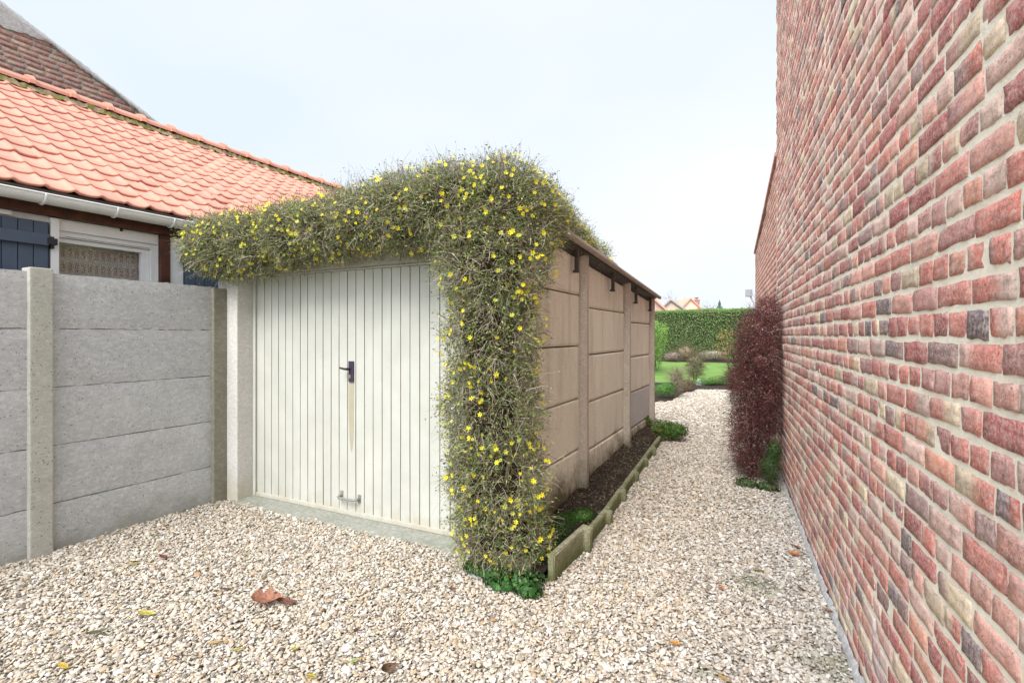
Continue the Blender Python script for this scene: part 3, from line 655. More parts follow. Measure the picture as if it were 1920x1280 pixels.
npmesh('ridge_mortar', Vm, [(j*3+i, j*3+i+1, (j+1)*3+i+1, (j+1)*3+i) for j in range(len(ysr)-1) for i in range(2)], M['moss'], hs, smooth=True)
# gutter
mb = MB(); gxc, gzc, gr = -5.265, 2.735, .070; ring = 12; GV = []
for yy in (H0, H1):
    for (r_, s_) in ((gr, 1), (gr-.005, -1)):
        for i in range(ring+1):
            t = math.pi*(i/ring)*s_ if s_ > 0 else math.pi*(1-i/ring); GV.append((gxc+r_*math.cos(t), yy, gzc-r_*math.sin(t)))
m_ = 2*(ring+1); mb.add(GV, [(i, (i+1) % m_, m_+(i+1) % m_, m_+i) for i in range(m_)]+[tuple(range(m_)), tuple(range(m_, 2*m_))])
mb.tube([(gxc+gr, H0, gzc+.002), (gxc+gr, H1, gzc+.002)], .008, 8)
gut = mb.build('gutter', M['gutter'], hs, smooth=False)
for px in (86, 221, 327):
    D = FPX*5.2/(cS*(1440-px)); y = (D-sS*5.2)/cS; mb = MB()
    mb.tube([(gxc+(gr+.004)*math.cos(t), y, gzc-(gr+.004)*math.sin(t)) for t in np.linspace(-.05, math.pi, 12)], .010, 6); mb.build('clip', M['gutter'], gut)
for y in (.55, 1.25, -.3, 4.3, 5.2):
    mb = MB(); mb.tube([(gxc+(gr+.004)*math.cos(t), y, gzc-(gr+.004)*math.sin(t)) for t in np.linspace(-.05, math.pi, 12)], .010, 6); mb.build('clip', M['gutter'], gut)
# timber under the gutter
mb = MB(); mb.box((WX+.002, H0, 2.60), (WX+.075, H1, 2.70), .004); mb.box((WX+.0, H0, 2.70), (WX+.11, H1, 2.78), .004); mb.build('wall_plate', M['timber'], hs)
mb = MB(); mb.box((WX+.001, 2.975, 1.2), (WX+.055, 3.062, 2.60), .004); mb.build('timber_post', M['timber'], hs)
# window
wnd = MB()
def fr(mb, y0, y1, z0, z1, x0, x1, t):
    mb.box((x0, y0, z0), (x1, y0+t, z1), .003); mb.box((x0, y1-t, z0), (x1, y1, z1), .003); mb.box((x0, y0+t, z1-t), (x1, y1-t, z1), .003); mb.box((x0, y0+t, z0), (x1, y1-t, z0+t), .003)
wnd.box((WX+.002, 2.10, 1.30), (WX+.05, 2.158, 2.59), .003); wnd.box((WX-.06, 2.16, 2.50), (WX+.012, 2.97, 2.598), .003)
wnd.box((WX-.07, 2.913, 1.36), (WX-.012, 2.968, 2.50), .003); wnd.box((WX-.07, 2.162, 2.445), (WX-.012, 2.913, 2.50), .003); wnd.box((WX-.07, 2.162, 1.36), (WX-.012, 2.913, 1.415), .003)
wf = wnd.build('window', M['white'], hs)
s_ = MB(); s_.box((WX-.09, 2.165, 2.405), (WX-.035, 2.911, 2.443), .004); s_.box((WX-.09, 2.845, 1.42), (WX-.035, 2.911, 2.405), .004); s_.box((WX-.09, 2.165, 1.42), (WX-.035, 2.845, 1.47), .004)
s_.build('sash', M['white'], wf)
mb = MB(); mb.box((WX-.013, 2.23, 2.453), (WX-.0095, 2.90, 2.457)); mb.build('seal', M['iron'], wf)
def m_lace():
    m = Mat('brown_and_cream_lace', .95, .1)
    sx = m.axis('Y'); sz = m.axis('Z')
    wv = m.math('ABSOLUTE', m.math('SINE', m.math('MULTIPLY', sx, 62.))); wh = m.math('ABSOLUTE', m.math('SINE', m.math('MULTIPLY', m.math('SUBTRACT', sz, 2.40), 24.)))
    band = m.math('GREATER_THAN', wh, .55); mot = m.math('MULTIPLY', m.math('GREATER_THAN', wv, .62), band)
    mesh = m.ramp(m.vor(120.), (.12, 0), (.3, 1)); thr = m.ramp(m.vor(60., feature='DISTANCE_TO_EDGE'), (.02, 1), (.09, 0))
    c = m.mix(m.math('MULTIPLY', mot, .8), (.36, .33, .30), (.20, .06, .05)); c = m.mix(thr, c, (.80, .77, .72)); c = m.mix(m.math('MULTIPLY', mesh, .2), c, (.36, .34, .31))
    m.col(c); return m.m
mb = MB(); mb.box((WX-.130, 2.20, 1.42), (WX-.125, 2.93, 2.43)); mb.build('lace_curtain', m_lace(), wf)
mg = Mat('window_glass', .03, .5); mg.col((.9, .95, .95)); 
tr_ = mg.n('ShaderNodeBsdfTransparent'); gl_ = mg.n('ShaderNodeBsdfGlossy', {'Color': (1, 1, 1, 1), 'Roughness': .03}); fz = mg.n('ShaderNodeMixShader', {0: .08})
mg.t.links.new(tr_.outputs[0], fz.inputs[1]); mg.t.links.new(gl_.outputs[0], fz.inputs[2]); mg.t.links.new(fz.outputs[0], mg.N['Material Output'].inputs['Surface'])
mb = MB(); mb.box((WX-.070, 2.165, 1.47), (WX-.066, 2.845, 2.405)); mb.build('pane', mg.m, wf)
mb = MB(); mb.tube([(WX+.02, 2.64, 2.60), (WX+.02, 2.64, 2.575)], .012); mb.build('catch', M['black'], wf)
mb = MB(); mb.box((WX+.001, 3.064, 1.2), (WX+.035, 3.20, 2.595), .003); mb.build('white_jamb', M['render'], hs)
mb = MB(); mb.box((WX+.002, 1.20, 2.56), (WX+.03, 1.86, 2.598), .002); mb.build('white_head', M['white'], hs)
def shutter(y0, y1, ztop, hinge_y, sgn):
    mb = MB(); y = y0; 
    while y < y1-.001:
        mb.box((WX+.03, y+.0025, 1.25), (WX+.055, min(y+.098, y1)-.0025, ztop), .004); y += .098
    mb.box((WX+.026, y0, 1.26), (WX+.031, y1, ztop-.01)); sh = mb.build('shutter', M['shutter'], hs)
    mb = MB(); mb.box((WX+.056, y0+.01, ztop-.20), (WX+.088, y1-.01, ztop-.105), .004); 
    mb.add([(WX+.056, y1-.14, ztop-.80), (WX+.056, y1-.06, ztop-.80), (WX+.056, y0+.30, ztop-.205), (WX+.056, y0+.22, ztop-.205), (WX+.083, y1-.14, ztop-.80), (WX+.083, y1-.06, ztop-.80), (WX+.083, y0+.30, ztop-.205), (WX+.083, y0+.22, ztop-.205)],
           [(0, 1, 2, 3), (4, 5, 6, 7), (0, 1, 5, 4), (1, 2, 6, 5), (2, 3, 7, 6), (3, 0, 4, 7)]) if sgn > 0 else None
    mb.build('brace', M['shutter'], sh)
    mb = MB(); mb.box((WX+.04, hinge_y-.035, ztop-.19), (WX+.10, hinge_y+.03, ztop-.135), .004); mb.box((WX+.045, hinge_y-.012, ztop-.22), (WX+.085, hinge_y+.012, ztop-.12), .004); mb.build('hinge', M['black'], sh)
shutter(1.30, 2.088, 2.545, 2.10, 1)
shutter(3.215, 3.90, 2.54, 3.20, -1)

# tall old gable behind
og = brick_mesh('gable_wall', (-9., 0, 0), (0, 1., 0), (1., 0, 0), -1.6, 9.0, 2.6, 7.8, lambda s, z: z < 5.955-.449*(s-2.97)-.07, PAL_OLD, M['mortar_dark'], seed=21, pitch=.072, lens=(.21, .21), joint=.014, proud=.004, thick=.3, nx=5, ny=4,
                outline=[(-1.6, 0.), (9.0, 0.), (9.0, 3.1), (-1.6, 7.93)])
tag(og, 'old brown brick gable of a taller house rising behind the tiled roof', 'house gable')
ssp = np.arange(-1.6, 9.0, .04); Vp = []
for s in ssp:
    zt_ = 5.955-.449*(s-2.97); lo = .035+.015*math.sin(s*7)+rng.uniform(0, .03); lo += .24*max(0, min(1, (3.5-s)/.5)) if s > 2.2 else .24
    Vp += [(-9.33, s, zt_+.02), (-8.975, s, zt_+.02+rng.normal(0, .004)), (-8.972, s, zt_-.05), (-8.985, s, zt_-lo)]
npmesh('coping', Vp, [(j*4+i, j*4+i+1, (j+1)*4+i+1, (j+1)*4+i) for j in range(len(ssp)-1) for i in range(3)], M['plaster'], og)

# ------------------------------------------------------------------ bed edging slabs
ELAB = ['tall mossy concrete edging slab at the front corner of the soil bed, beside the jasmine foot', 'low mossy edging slab second from the jasmine, just behind the tall slab',
        'third mossy edging slab counted from the jasmine along the bed', 'fourth mossy edging slab, in the middle of the row along the bed',
        'fifth mossy edging slab counted from the jasmine along the bed', 'sixth edging slab, last but one before the leafy green plant', 'farthest edging slab, ending at the leafy green plant']
for i in range(7):
    (xa, ya), (xb, yb) = KERB[i], KERB[i+1]; L_ = math.hypot(xb-xa, yb-ya); ang = math.atan2(-(xb-xa), yb-ya)
    top = (.175, .105, .10, .10, .095, .10, .095)[i]; tilt = (0.02, .03, -.02, .03, -.01, .02, .01)[i]; t0 = .045
    mb = MB(); n = 14
    poly = [(-.024, 0), (.024, 0), (.024, L_-.10), (.062, L_-.075), (.062, L_-.012), (.024, L_-.004), (-.024, L_-.004)]
    bm = bmesh.new(); vs = [bm.verts.new((x, y, -.12)) for x, y in poly]; f = bm.faces.new(vs); r_ = bmesh.ops.extrude_face_region(bm, geom=[f])
    for v_ in r_['geom']:
        if isinstance(v_, bmesh.types.BMVert): v_.co.z = top+(.004*math.sin(v_.co.y*9+i))
    bmesh.ops.recalc_face_normals(bm, faces=bm.faces[:]); bmesh.ops.bevel(bm, geom=bm.edges[:], offset=.007, segments=2, affect='EDGES', clamp_overlap=True)
    bmesh.ops.subdivide_edges(bm, edges=[e for e in bm.edges if e.calc_length() > .12], cuts=4, use_grid_fill=True)
    for v_ in bm.verts: v_.co += Vector((random.gauss(0, .0012), 0, random.gauss(0, .0014)))
    me = bpy.data.meshes.new('edging_slab'); bm.to_mesh(me); bm.free(); me.materials.append(M['edging'])
    o = link('edging_slab', me); o.location = (xa, ya, 0); o.rotation_euler = (0, tilt, ang); tag(o, ELAB[i], 'edging slab', 'concrete edging slabs along the soil bed')

# ------------------------------------------------------------------ foliage tools
def unit(a): return a/np.maximum(np.linalg.norm(a, axis=-1, keepdims=True), 1e-9)
def leaves_vf(P, size, nrm=None, aspect=.5, spread=1., seed=0, fold=.25):
    """one folded leaf (two quads -> 6 verts) at each point"""
    r = np.random.default_rng(seed); n = len(P); s = (size*r.uniform(.6, 1.3, n))[:, None] if not hasattr(size, '__len__') else np.asarray(size)[:, None]
    nn = unit(r.normal(size=(n, 3))*spread+(nrm if nrm is not None else 0)); t = unit(np.cross(nn, r.normal(size=(n, 3)))); b = np.cross(nn, t)
    w_ = s*aspect
    V = np.stack([P-t*s*.5, P-t*s*.12+b*w_*.5+nn*s*fold*.3, P+t*s*.5, P-t*s*.12-b*w_*.5+nn*s*fold*.3], 1)
    F = np.array([[0, 1, 2], [0, 2, 3]]); F = (F[None]+(np.arange(n)*4)[:, None, None]).reshape(-1, 3)
    return V.reshape(-1, 3), F
def twigs_vf(P0, D0, L_, r0, K=5, droop=.0, wig=.25, seed=0):
    r = np.random.default_rng(seed); n = len(P0); pts = [P0]; d = unit(D0); st = (L_/(K-1))[:, None]
    for k in range(K-1):
        d = unit(d+r.normal(size=(n, 3))*wig*.5+np.array([0, 0, -1.])*(droop if np.isscalar(droop) else droop[:, None])/K); pts.append(pts[-1]+d*st)
    Pt = np.stack(pts, 1); dm = unit(Pt[:, -1]-Pt[:, 0]); a = unit(np.cross(dm, r.normal(size=(n, 3)))); b = np.cross(dm, a); V = []
    for k in range(K):
        rr = (r0*(1-.75*k/(K-1)))[:, None] if hasattr(r0, '__len__') else r0*(1-.75*k/(K-1))
        for j in range(3):
            t = 2*math.pi*j/3; V.append(Pt[:, k]+(a*math.cos(t)+b*math.sin(t))*rr)
    V = np.stack(V, 1); F = []
    for k in range(K-1):
        for j in range(3): F.append((k*3+j, k*3+(j+1) % 3, (k+1)*3+(j+1) % 3, (k+1)*3+j))
    F = (np.array(F)[None]+(np.arange(n)*K*3)[:, None, None]).reshape(-1, 4)
    return V.reshape(-1, 3), F, Pt
def pick(pal, pr, n, k, r, var=.15):
    pal = np.array(pal); c = pal[r.choice(len(pal), n, p=np.array(pr)/sum(pr))]*r.uniform(1-var, 1+var, (n, 1)); return np.repeat(c, k, 0)

# ------------------------------------------------------------------ winter jasmine over the garage
jas = empty('winter_jasmine', (-1.75, 3.05, 0), 'twiggy climbing shrub with yellow flowers covering the garage corner and roof edge', 'climbing shrub')
jr = np.random.default_rng(77)
# (x, y, z, rx, ry, rz, weight, droop)
BL = [(-4.74, 3.12, 2.44, .25, .30, .26, 1., .5), (-4.48, 3.12, 2.43, .28, .33, .30, 1.3, .5), (-4.1, 3.15, 2.43, .34, .35, .29, 1.4, .5), (-3.65, 3.15, 2.46, .36, .36, .28, 1.4, .5),
      (-3.2, 3.15, 2.48, .36, .36, .27, 1.4, .5), (-2.8, 3.15, 2.51, .36, .38, .27, 1.4, .5), (-2.4, 3.15, 2.52, .38, .40, .29, 1.6, .5), (-2.0, 3.15, 2.52, .38, .42, .31, 1.8, .5),
      (-1.66, 3.2, 2.46, .33, .40, .37, 1.9, .5), (-1.62, 3.55, 2.50, .26, .38, .26, 1., .4), (-3.3, 3.6, 2.60, 1.5, .4, .16, 1.6, .2), (-2.1, 3.85, 2.58, .5, .5, .20, 1., .2),
      (-1.74, 4.1, 2.58, .22, .45, .22, 1.5, .3), (-1.72, 4.7, 2.53, .18, .42, .18, 1.0, .3), (-1.70, 5.25, 2.46, .14, .45, .12, .4, .3),
      (-1.70, 3.06, 2.10, .40, .30, .42, 1.7, 1.4), (-1.70, 3.05, 1.60, .36, .27, .42, 1.5, 1.6), (-1.70, 3.06, 1.12, .35, .26, .40, 1.5, 1.6), (-1.68, 3.08, .65, .36, .27, .36, 1.5, 1.5), (-1.62, 3.08, .28, .34, .27, .26, 1.1, 1.2)]
BL = np.array(BL)
def jasmine_samples(n, lo=.45, hi=1.0):
    wgt = BL[:, 6]/BL[:, 6].sum(); k = jr.choice(len(BL), n, p=wgt); B = BL[k]; d = unit(jr.normal(size=(n, 3)))
    rr = jr.uniform(lo**3, hi**3, n)**(1/3); P = B[:, :3]+d*B[:, 3:6]*rr[:, None]
    P = P+(.03*nz(P*6, 2))[:, None]*d
    return P, unit(d/B[:, 3:6]), B
def solid(P):   # keep out of the garage body and the door reveal
    return ~((P[:, 0] < -1.63) & (P[:, 0] > -4.85) & (P[:, 1] > 3.19) & (P[:, 2] < rz(P[:, 1])+.03)) & (P[:, 2] > .02)
TWC = [(.15, .11, .08), (.27, .20, .145), (.46, .39, .30), (.13, .19, .05), (.24, .33, .10), (.66, .60, .54), (.05, .04, .03)]
P, Nn, B = jasmine_samples(90000, .55, 1.0); ok = solid(P) & ((nz(P*11, 41)+jr.normal(0, .35, len(P)) > -.32) | (P[:, 2] > 2.05)); P, Nn, B = P[ok], Nn[ok], B[ok]; n = len(P)
D0 = unit(Nn*.75+jr.normal(size=(n, 3))*.75+np.array([0, 0, .05])); Lt = jr.uniform(.04, .15, n)*np.where(jr.random(n) < .05, 1.5, 1.)
V, F, Pt = twigs_vf(P, D0, Lt, jr.uniform(.0012, .0025, n), 5, B[:, 7]*.2, .28, 3)
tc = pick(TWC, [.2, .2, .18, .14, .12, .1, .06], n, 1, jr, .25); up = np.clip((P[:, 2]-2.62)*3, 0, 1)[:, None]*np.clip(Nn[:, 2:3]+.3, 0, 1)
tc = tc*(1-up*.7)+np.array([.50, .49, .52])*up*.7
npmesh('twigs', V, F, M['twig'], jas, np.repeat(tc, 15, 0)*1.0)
# long stringy stems, arched and hanging
P2, N2, B2 = jasmine_samples(1100, .6, 1.); ok = solid(P2+N2*.02); P2, N2, B2 = P2[ok], N2[ok], B2[ok]; n2 = len(P2)
D2 = unit(N2*.35+jr.normal(size=(n2, 3))*.8); L2 = jr.uniform(.12, .28, n2)
V2, F2_, Pt2 = twigs_vf(P2, D2, L2, jr.uniform(.0014, .003, n2), 7, B2[:, 7]*1.1, .3, 4)
bad = ~solid(Pt2.reshape(-1, 3)).reshape(n2, 7).all(1); keep = ~bad
V2 = V2.reshape(n2, 21, 3)[keep]; nk = len(V2); F2_ = F2_.reshape(n2, -1, 4)[:nk].reshape(-1, 4)
npmesh('stems', V2.reshape(-1, 3), F2_, M['twig'], jas, pick([(.25, .18, .125), (.40, .33, .26), (.18, .25, .09), (.50, .44, .38)], [.4, .25, .2, .15], nk, 21, jr))
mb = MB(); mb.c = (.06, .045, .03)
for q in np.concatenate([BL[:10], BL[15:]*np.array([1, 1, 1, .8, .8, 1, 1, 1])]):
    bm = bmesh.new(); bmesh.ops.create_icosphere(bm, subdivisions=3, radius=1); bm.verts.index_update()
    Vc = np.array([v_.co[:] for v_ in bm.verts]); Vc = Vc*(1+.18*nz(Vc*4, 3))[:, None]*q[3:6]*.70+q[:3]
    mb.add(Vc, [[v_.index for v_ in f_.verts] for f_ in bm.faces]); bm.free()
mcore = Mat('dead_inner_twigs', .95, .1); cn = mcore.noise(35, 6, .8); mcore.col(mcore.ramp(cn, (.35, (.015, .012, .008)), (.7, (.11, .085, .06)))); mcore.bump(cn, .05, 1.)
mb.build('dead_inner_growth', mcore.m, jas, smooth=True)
# small leaves
sel = jr.random(len(Pt)) < 1; Q = []
for k in (1, 2, 3, 4): Q.append(Pt[:, k][jr.random(len(Pt)) < .42])
Q = np.concatenate(Q); Q = Q+jr.normal(0, .006, Q.shape); Q = Q[solid(Q)]
Vl, Fl = leaves_vf(Q, .021, None, .42, 1., 5)
lc = pick([(.20, .26, .08), (.32, .39, .12), (.46, .53, .19), (.08, .12, .05), (.46, .54, .24), (.31, .28, .17), (.22, .30, .14)], [.24, .22, .14, .15, .06, .1, .09], len(Q), 1, jr, .25)
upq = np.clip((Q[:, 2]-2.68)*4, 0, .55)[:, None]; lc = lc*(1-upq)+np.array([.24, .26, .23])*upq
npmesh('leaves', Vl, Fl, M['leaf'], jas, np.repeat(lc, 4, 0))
# woody basal stems
mb = MB(); mb.c = (.17, .135, .085)
for i in range(15):
    x = -1.70+random.uniform(-.14, .18); y = 3.06+random.uniform(-.07, .07); pts = []; h = random.uniform(.7, 2.3); K = 9; xx, yy = x, y
    for k in range(K):
        pts.append((xx, yy, h*k/(K-1)-.03)); xx += random.uniform(-.05, .05); yy += random.uniform(-.025, .02); yy = min(yy, 3.16)
    r_ = random.uniform(.006, .017); mb.tube(pts, [r_*(1-.6*k/(K-1)) for k in range(K)], 7, mi=0)
mb.tube([(-1.52, 3.10, -.03), (-1.50, 3.08, .25), (-1.58, 3.07, .55), (-1.62, 3.10, .9), (-1.70, 3.1, 1.5)], [.032, .028, .022, .018, .012], 9)
mb.tube([(-1.60, 3.04, -.03), (-1.66, 3.05, .3), (-1.63, 3.06, .7), (-1.72, 3.08, 1.2)], [.028, .024, .018, .012], 9)
mb.build('trunk', M['twig'], jas, smooth=True)
# flowers
Pf, Nf, Bf = jasmine_samples(5200, .93, 1.05)
vis = (Nf[:, 1] < .15) | (Nf[:, 0] > .3); top = Pf[:, 2] > 2.80; vis &= ~(top & (jr.random(len(Pf)) < .5)); Pf, Nf = Pf[vis], Nf[vis]
Pf = Pf+Nf*.03; okf = solid(Pf); Pf, Nf = Pf[okf], Nf[okf]
cl = nz(Pf*5, 8)+.3*jr.normal(size=len(Pf)); Pf, Nf = Pf[cl > -.45], Nf[cl > -.45]
NFL = min(len(Pf), 1900); Pf, Nf = Pf[:NFL], Nf[:NFL]
print('flowers', NFL)
FV = []; FF = []; FC = []
for i in range(NFL):
    nn = unit(Nf[i]+jr.normal(size=3)*.5+np.array([.1, -.5, 0])); t = unit(np.cross(nn, jr.normal(size=3))); b = np.cross(nn, t); s = jr.uniform(.011, .019); base_c = np.array([.95, .82, .03])*jr.uniform(.85, 1.08)
    if jr.random() < .25: base_c = np.array([.66, .66, .10])
    cen = Pf[i]; closed = jr.uniform(.05, .5)
    for k in range(6):
        a = 2*math.pi*k/6+jr.normal(0, .08); d1 = t*math.cos(a)+b*math.sin(a); d2 = -t*math.sin(a)+b*math.cos(a); q = len(FV)
        FV += [cen+d1*s*.08, cen+d1*s*.6+d2*s*.28+nn*s*closed*.4, cen+d1*s*1.15+nn*s*closed, cen+d1*s*.6-d2*s*.28+nn*s*closed*.4]; FF.append((q, q+1, q+2, q+3)); FC += [base_c]*4
    q = len(FV); 
npmesh('blossom', FV, FF, M['petal'], jas, FC)['kind'] = 'stuff'

# ------------------------------------------------------------------ generic shrubs
def shrub(name, blobs, label, cat, pal, pr, nleaf, size, ntw=400, twl=.15, twc=(.13, .09, .06), aspect=.5, group=None, stem=None, seed=1, lo=.5, keep=None, twr=.0016, trunk_r=.01, aw=0.):
    r = np.random.default_rng(seed); BB = np.array(blobs, float); vol = BB[:, 3]*BB[:, 4]*BB[:, 5]; vol = vol**.67; vol /= vol.sum()
    def smp(n, lo, hi=1.):
        k = r.choice(len(BB), n, p=vol); d = unit(r.normal(size=(n, 3))); P = BB[k, :3]+d*BB[k, 3:6]*(r.uniform(lo**3, hi, n)**(1/3))[:, None]; P += (.06*BB[k, 3:6].mean(1)*nz(P*4, seed))[:, None]*d
        P[:, 2] = np.abs(P[:, 2]-.01)+.01
        if keep is not None: m_ = keep(P); P, d, k = P[m_], d[m_], k[m_]
        return P, d
    bx, by = BB[0, 0], BB[0, 1]
    root = empty(name, (bx, by, 0), label, cat, group)
    P, d = smp(nleaf, lo); V, F = leaves_vf(P, size, d*.6, aspect, 1., seed)
    dk = nz(P*7, seed+5)[:, None]; lc = pick(pal, pr, len(P), 1, r, .22)*(1+.18*dk); npmesh('foliage', V, F, M['leaf'], root, np.repeat(np.clip(lc, .01, .8), 4, 0))
    if ntw == 0: return root
    P, d = smp(ntw, .2, .9); V, F, _ = twigs_vf(P, unit(d+r.normal(size=d.shape)*.6+np.array([0, 0, .2])), r.uniform(.5, 1.3, len(P))*twl, r.uniform(.7, 1.3, len(P))*twr, 4, 0., .4, seed)
    npmesh('twigs', V, F, M['twig'], root, pick([twc, tuple(v*1.6 for v in twc)], [.6, .4], len(P), 12, r))
    mb = MB(); mb.c = twc; zt_ = BB[:, 2].max(); zt_ = min(zt_, BB[0, 2]+.3)
    for i in range(5):
        a = r.uniform(0, 6.3); q = BB[0]; mb.tube([(bx+.2*q[3]*math.cos(a)*.4, by+.2*q[4]*math.sin(a)*.4, -.02), (bx+.2*q[3]*math.cos(a), by+.2*q[4]*math.sin(a), zt_*.5), (bx+.5*q[3]*math.cos(a+.5), by+.5*q[4]*math.sin(a+.5), zt_*.95)], [trunk_r, trunk_r*.8, trunk_r*.4], 6)
    mb.build('trunk', M['twig'], root)
    return root
# red-leaved shrub against the brick wall
RB = [(-.14, 6.45, .95, .27, .36, .42), (-.10, 6.5, 1.35, .29, .38, .34), (-.10, 6.5, 1.62, .25, .33, .27), (.0, 6.45, 1.86, .15, .25, .17), (-.16, 6.4, .62, .24, .3, .3), (-.19, 6.42, .34, .22, .28, .26), (-.12, 6.4, .16, .2, .26, .16), (-.26, 6.4, 1.1, .18, .3, .22), (.0, 6.45, .8, .16, .3, .35)]
kw = lambda P: P[:, 0] < wall_x(P[:, 1])-.02
shrub('red_shrub', RB, 'dense dark red leaved shrub leaning on the tall brick wall', 'shrub', [(.26, .07, .075), (.15, .05, .05), (.38, .12, .12), (.62, .36, .34), (.09, .05, .045), (.25, .17, .11)], [.28, .25, .2, .1, .1, .07],
      27000, .022, 8000, .17, (.10, .05, .045), .45, seed=31, keep=kw, lo=.45)
shrub('fern_clump', [(.02, 6.02, .20, .12, .14, .18), (.06, 6.1, .36, .08, .1, .14)], 'small bright green clump at the foot of the red shrub by the wall', 'plant', [(.06, .13, .03), (.10, .19, .05), (.04, .09, .03)], [.4, .3, .3], 2600, .022, 150, .1, (.08, .08, .04), .35, seed=32, keep=kw)
shrub('ground_ivy', [(-.20, 5.98, .03, .14, .12, .05), (.0, 5.9, .03, .12, .08, .05)], 'low green ground ivy at the front of the red shrub on the gravel', 'plant', [(.05, .11, .035), (.09, .16, .05), (.14, .10, .05)], [.5, .3, .2], 700, .03, 0, .06, (.08, .06, .04), .7, seed=33, keep=kw)
# plants around the bed
shrub('bedding_plant', [(-1.52, 8.0, .17, .36, .30, .15), (-1.28, 8.05, .15, .22, .24, .12), (-1.75, 7.75, .30, .18, .2, .14)], 'leafy green plant with orange tips at the far end of the soil bed', 'plant', [(.07, .17, .03), (.12, .25, .05), (.045, .10, .03), (.36, .17, .04), (.38, .34, .06)], [.38, .3, .2, .06, .06],
      4200, .040, 0, .1, (.09, .08, .04), .6, seed=34)
shrub('creeping_plant', [(-1.44, 3.62, .13, .13, .42, .045), (-1.42, 3.3, .12, .13, .2, .06), (-1.38, 4.05, .11, .10, .16, .035)], 'mat of small green leaves behind the tall edging slab', 'plant', [(.06, .16, .03), (.10, .22, .05), (.04, .09, .025), (.30, .34, .08)], [.4, .3, .25, .05],
      6500, .014, 0, .05, (.08, .09, .04), .7, seed=35)
shrub('strawberry_plant', [(-1.42, 2.95, .045, .20, .13, .06), (-1.66, 2.96, .04, .22, .10, .05), (-1.33, 2.86, .03, .10, .08, .035), (-1.52, 2.86, .02, .12, .06, .03)], 'low round leaved green plant on the gravel below the jasmine', 'plant', [(.045, .14, .03), (.08, .20, .05), (.03, .08, .025), (.13, .26, .08)], [.4, .3, .2, .1],
      1500, .030, 0, .06, (.08, .09, .04), .85, seed=36)
lr = np.random.default_rng(15); n = 2600; yy = lr.uniform(3.3, 8., n); tt = lr.random(n); xx = -1.6*(1-tt)+(kerb_x(yy)-.03)*tt; zz = soil_wall_z(yy)*(1-tt)+.075*tt+.008
V, F = leaves_vf(np.stack([xx, yy, zz], 1), .016, np.array([0, 0, 1.5]), .5, 1., 16); Vt_, Ft_, _ = twigs_vf(np.stack([xx, yy, zz], 1)[:420], unit(np.stack([lr.normal(size=420), lr.normal(size=420), lr.normal(size=420)*.15], 1)), lr.uniform(.03, .13, 420), np.full(420, .0011), 5, 0, .4, 3)
tag(npmesh('leaf_litter', V, F, M['leaf'], None, pick([(.30, .22, .14), (.14, .09, .06), (.45, .38, .26), (.08, .055, .04), (.12, .16, .05)], [.3, .3, .15, .15, .1], n, 4, lr)), 'dry leaf crumbs and bits scattered on the dark soil bed', 'leaf litter', kind='stuff')
tag(npmesh('twig_litter', Vt_, Ft_, M['twig'], None, pick([(.38, .31, .22), (.2, .15, .1)], [.5, .5], 420, 15, lr)), 'thin dry twigs strewn over the dark soil bed', 'twig litter', kind='stuff')
# low stone and slab half buried at the jasmine foot
mb = MB(); mb.box((-.19, -.02, -.08), (.19, .02, .14), .012, Matrix.Translation((-1.56, 3.01, 0)) @ Matrix.Rotation(R(4), 4, 'Z')); o = mb.build('edging_slab', M['edging']); tag(o, 'short dark edging slab across the front of the bed under the jasmine', 'edging slab', 'concrete edging slabs along the soil bed')
def stone(name, x, y, s, c, label, seed):
    r = np.random.default_rng(seed); bm = bmesh.new(); bmesh.ops.create_icosphere(bm, subdivisions=3, radius=1)
    for v_ in bm.verts:
        d = 1+.22*float(nz(np.array([v_.co[:]])*1.6, seed)[0]); v_.co = Vector((v_.co.x*s[0]*d, v_.co.y*s[1]*d, v_.co.z*s[2]*d))
    me = bpy.data.meshes.new(name); bm.to_mesh(me); bm.free(); me.materials.append(m_plain(name+'_surface', c, .85, .2, .3, 25, .004)); o = link(name, me); o.location = (x, y, s[2]*.5)
    return tag(o, label, 'stone')
x, y = gpt(893, 1080); stone('stone', x, y, (.05, .035, .035), (.35, .36, .36), 'fist sized grey stone on the gravel left of the jasmine foot', 3)
x, y = gpt(895, 1052); stone('stone', x, y, (.03, .03, .04), (.55, .57, .60), 'small upright pale stone behind the grey stone at the jasmine foot', 4)
x, y = gpt(1313, 722); stone('stone', x, y, (.13, .12, .13), (.62, .62, .62), 'white boulder at the edge of the far gravel below the round shrub', 5)

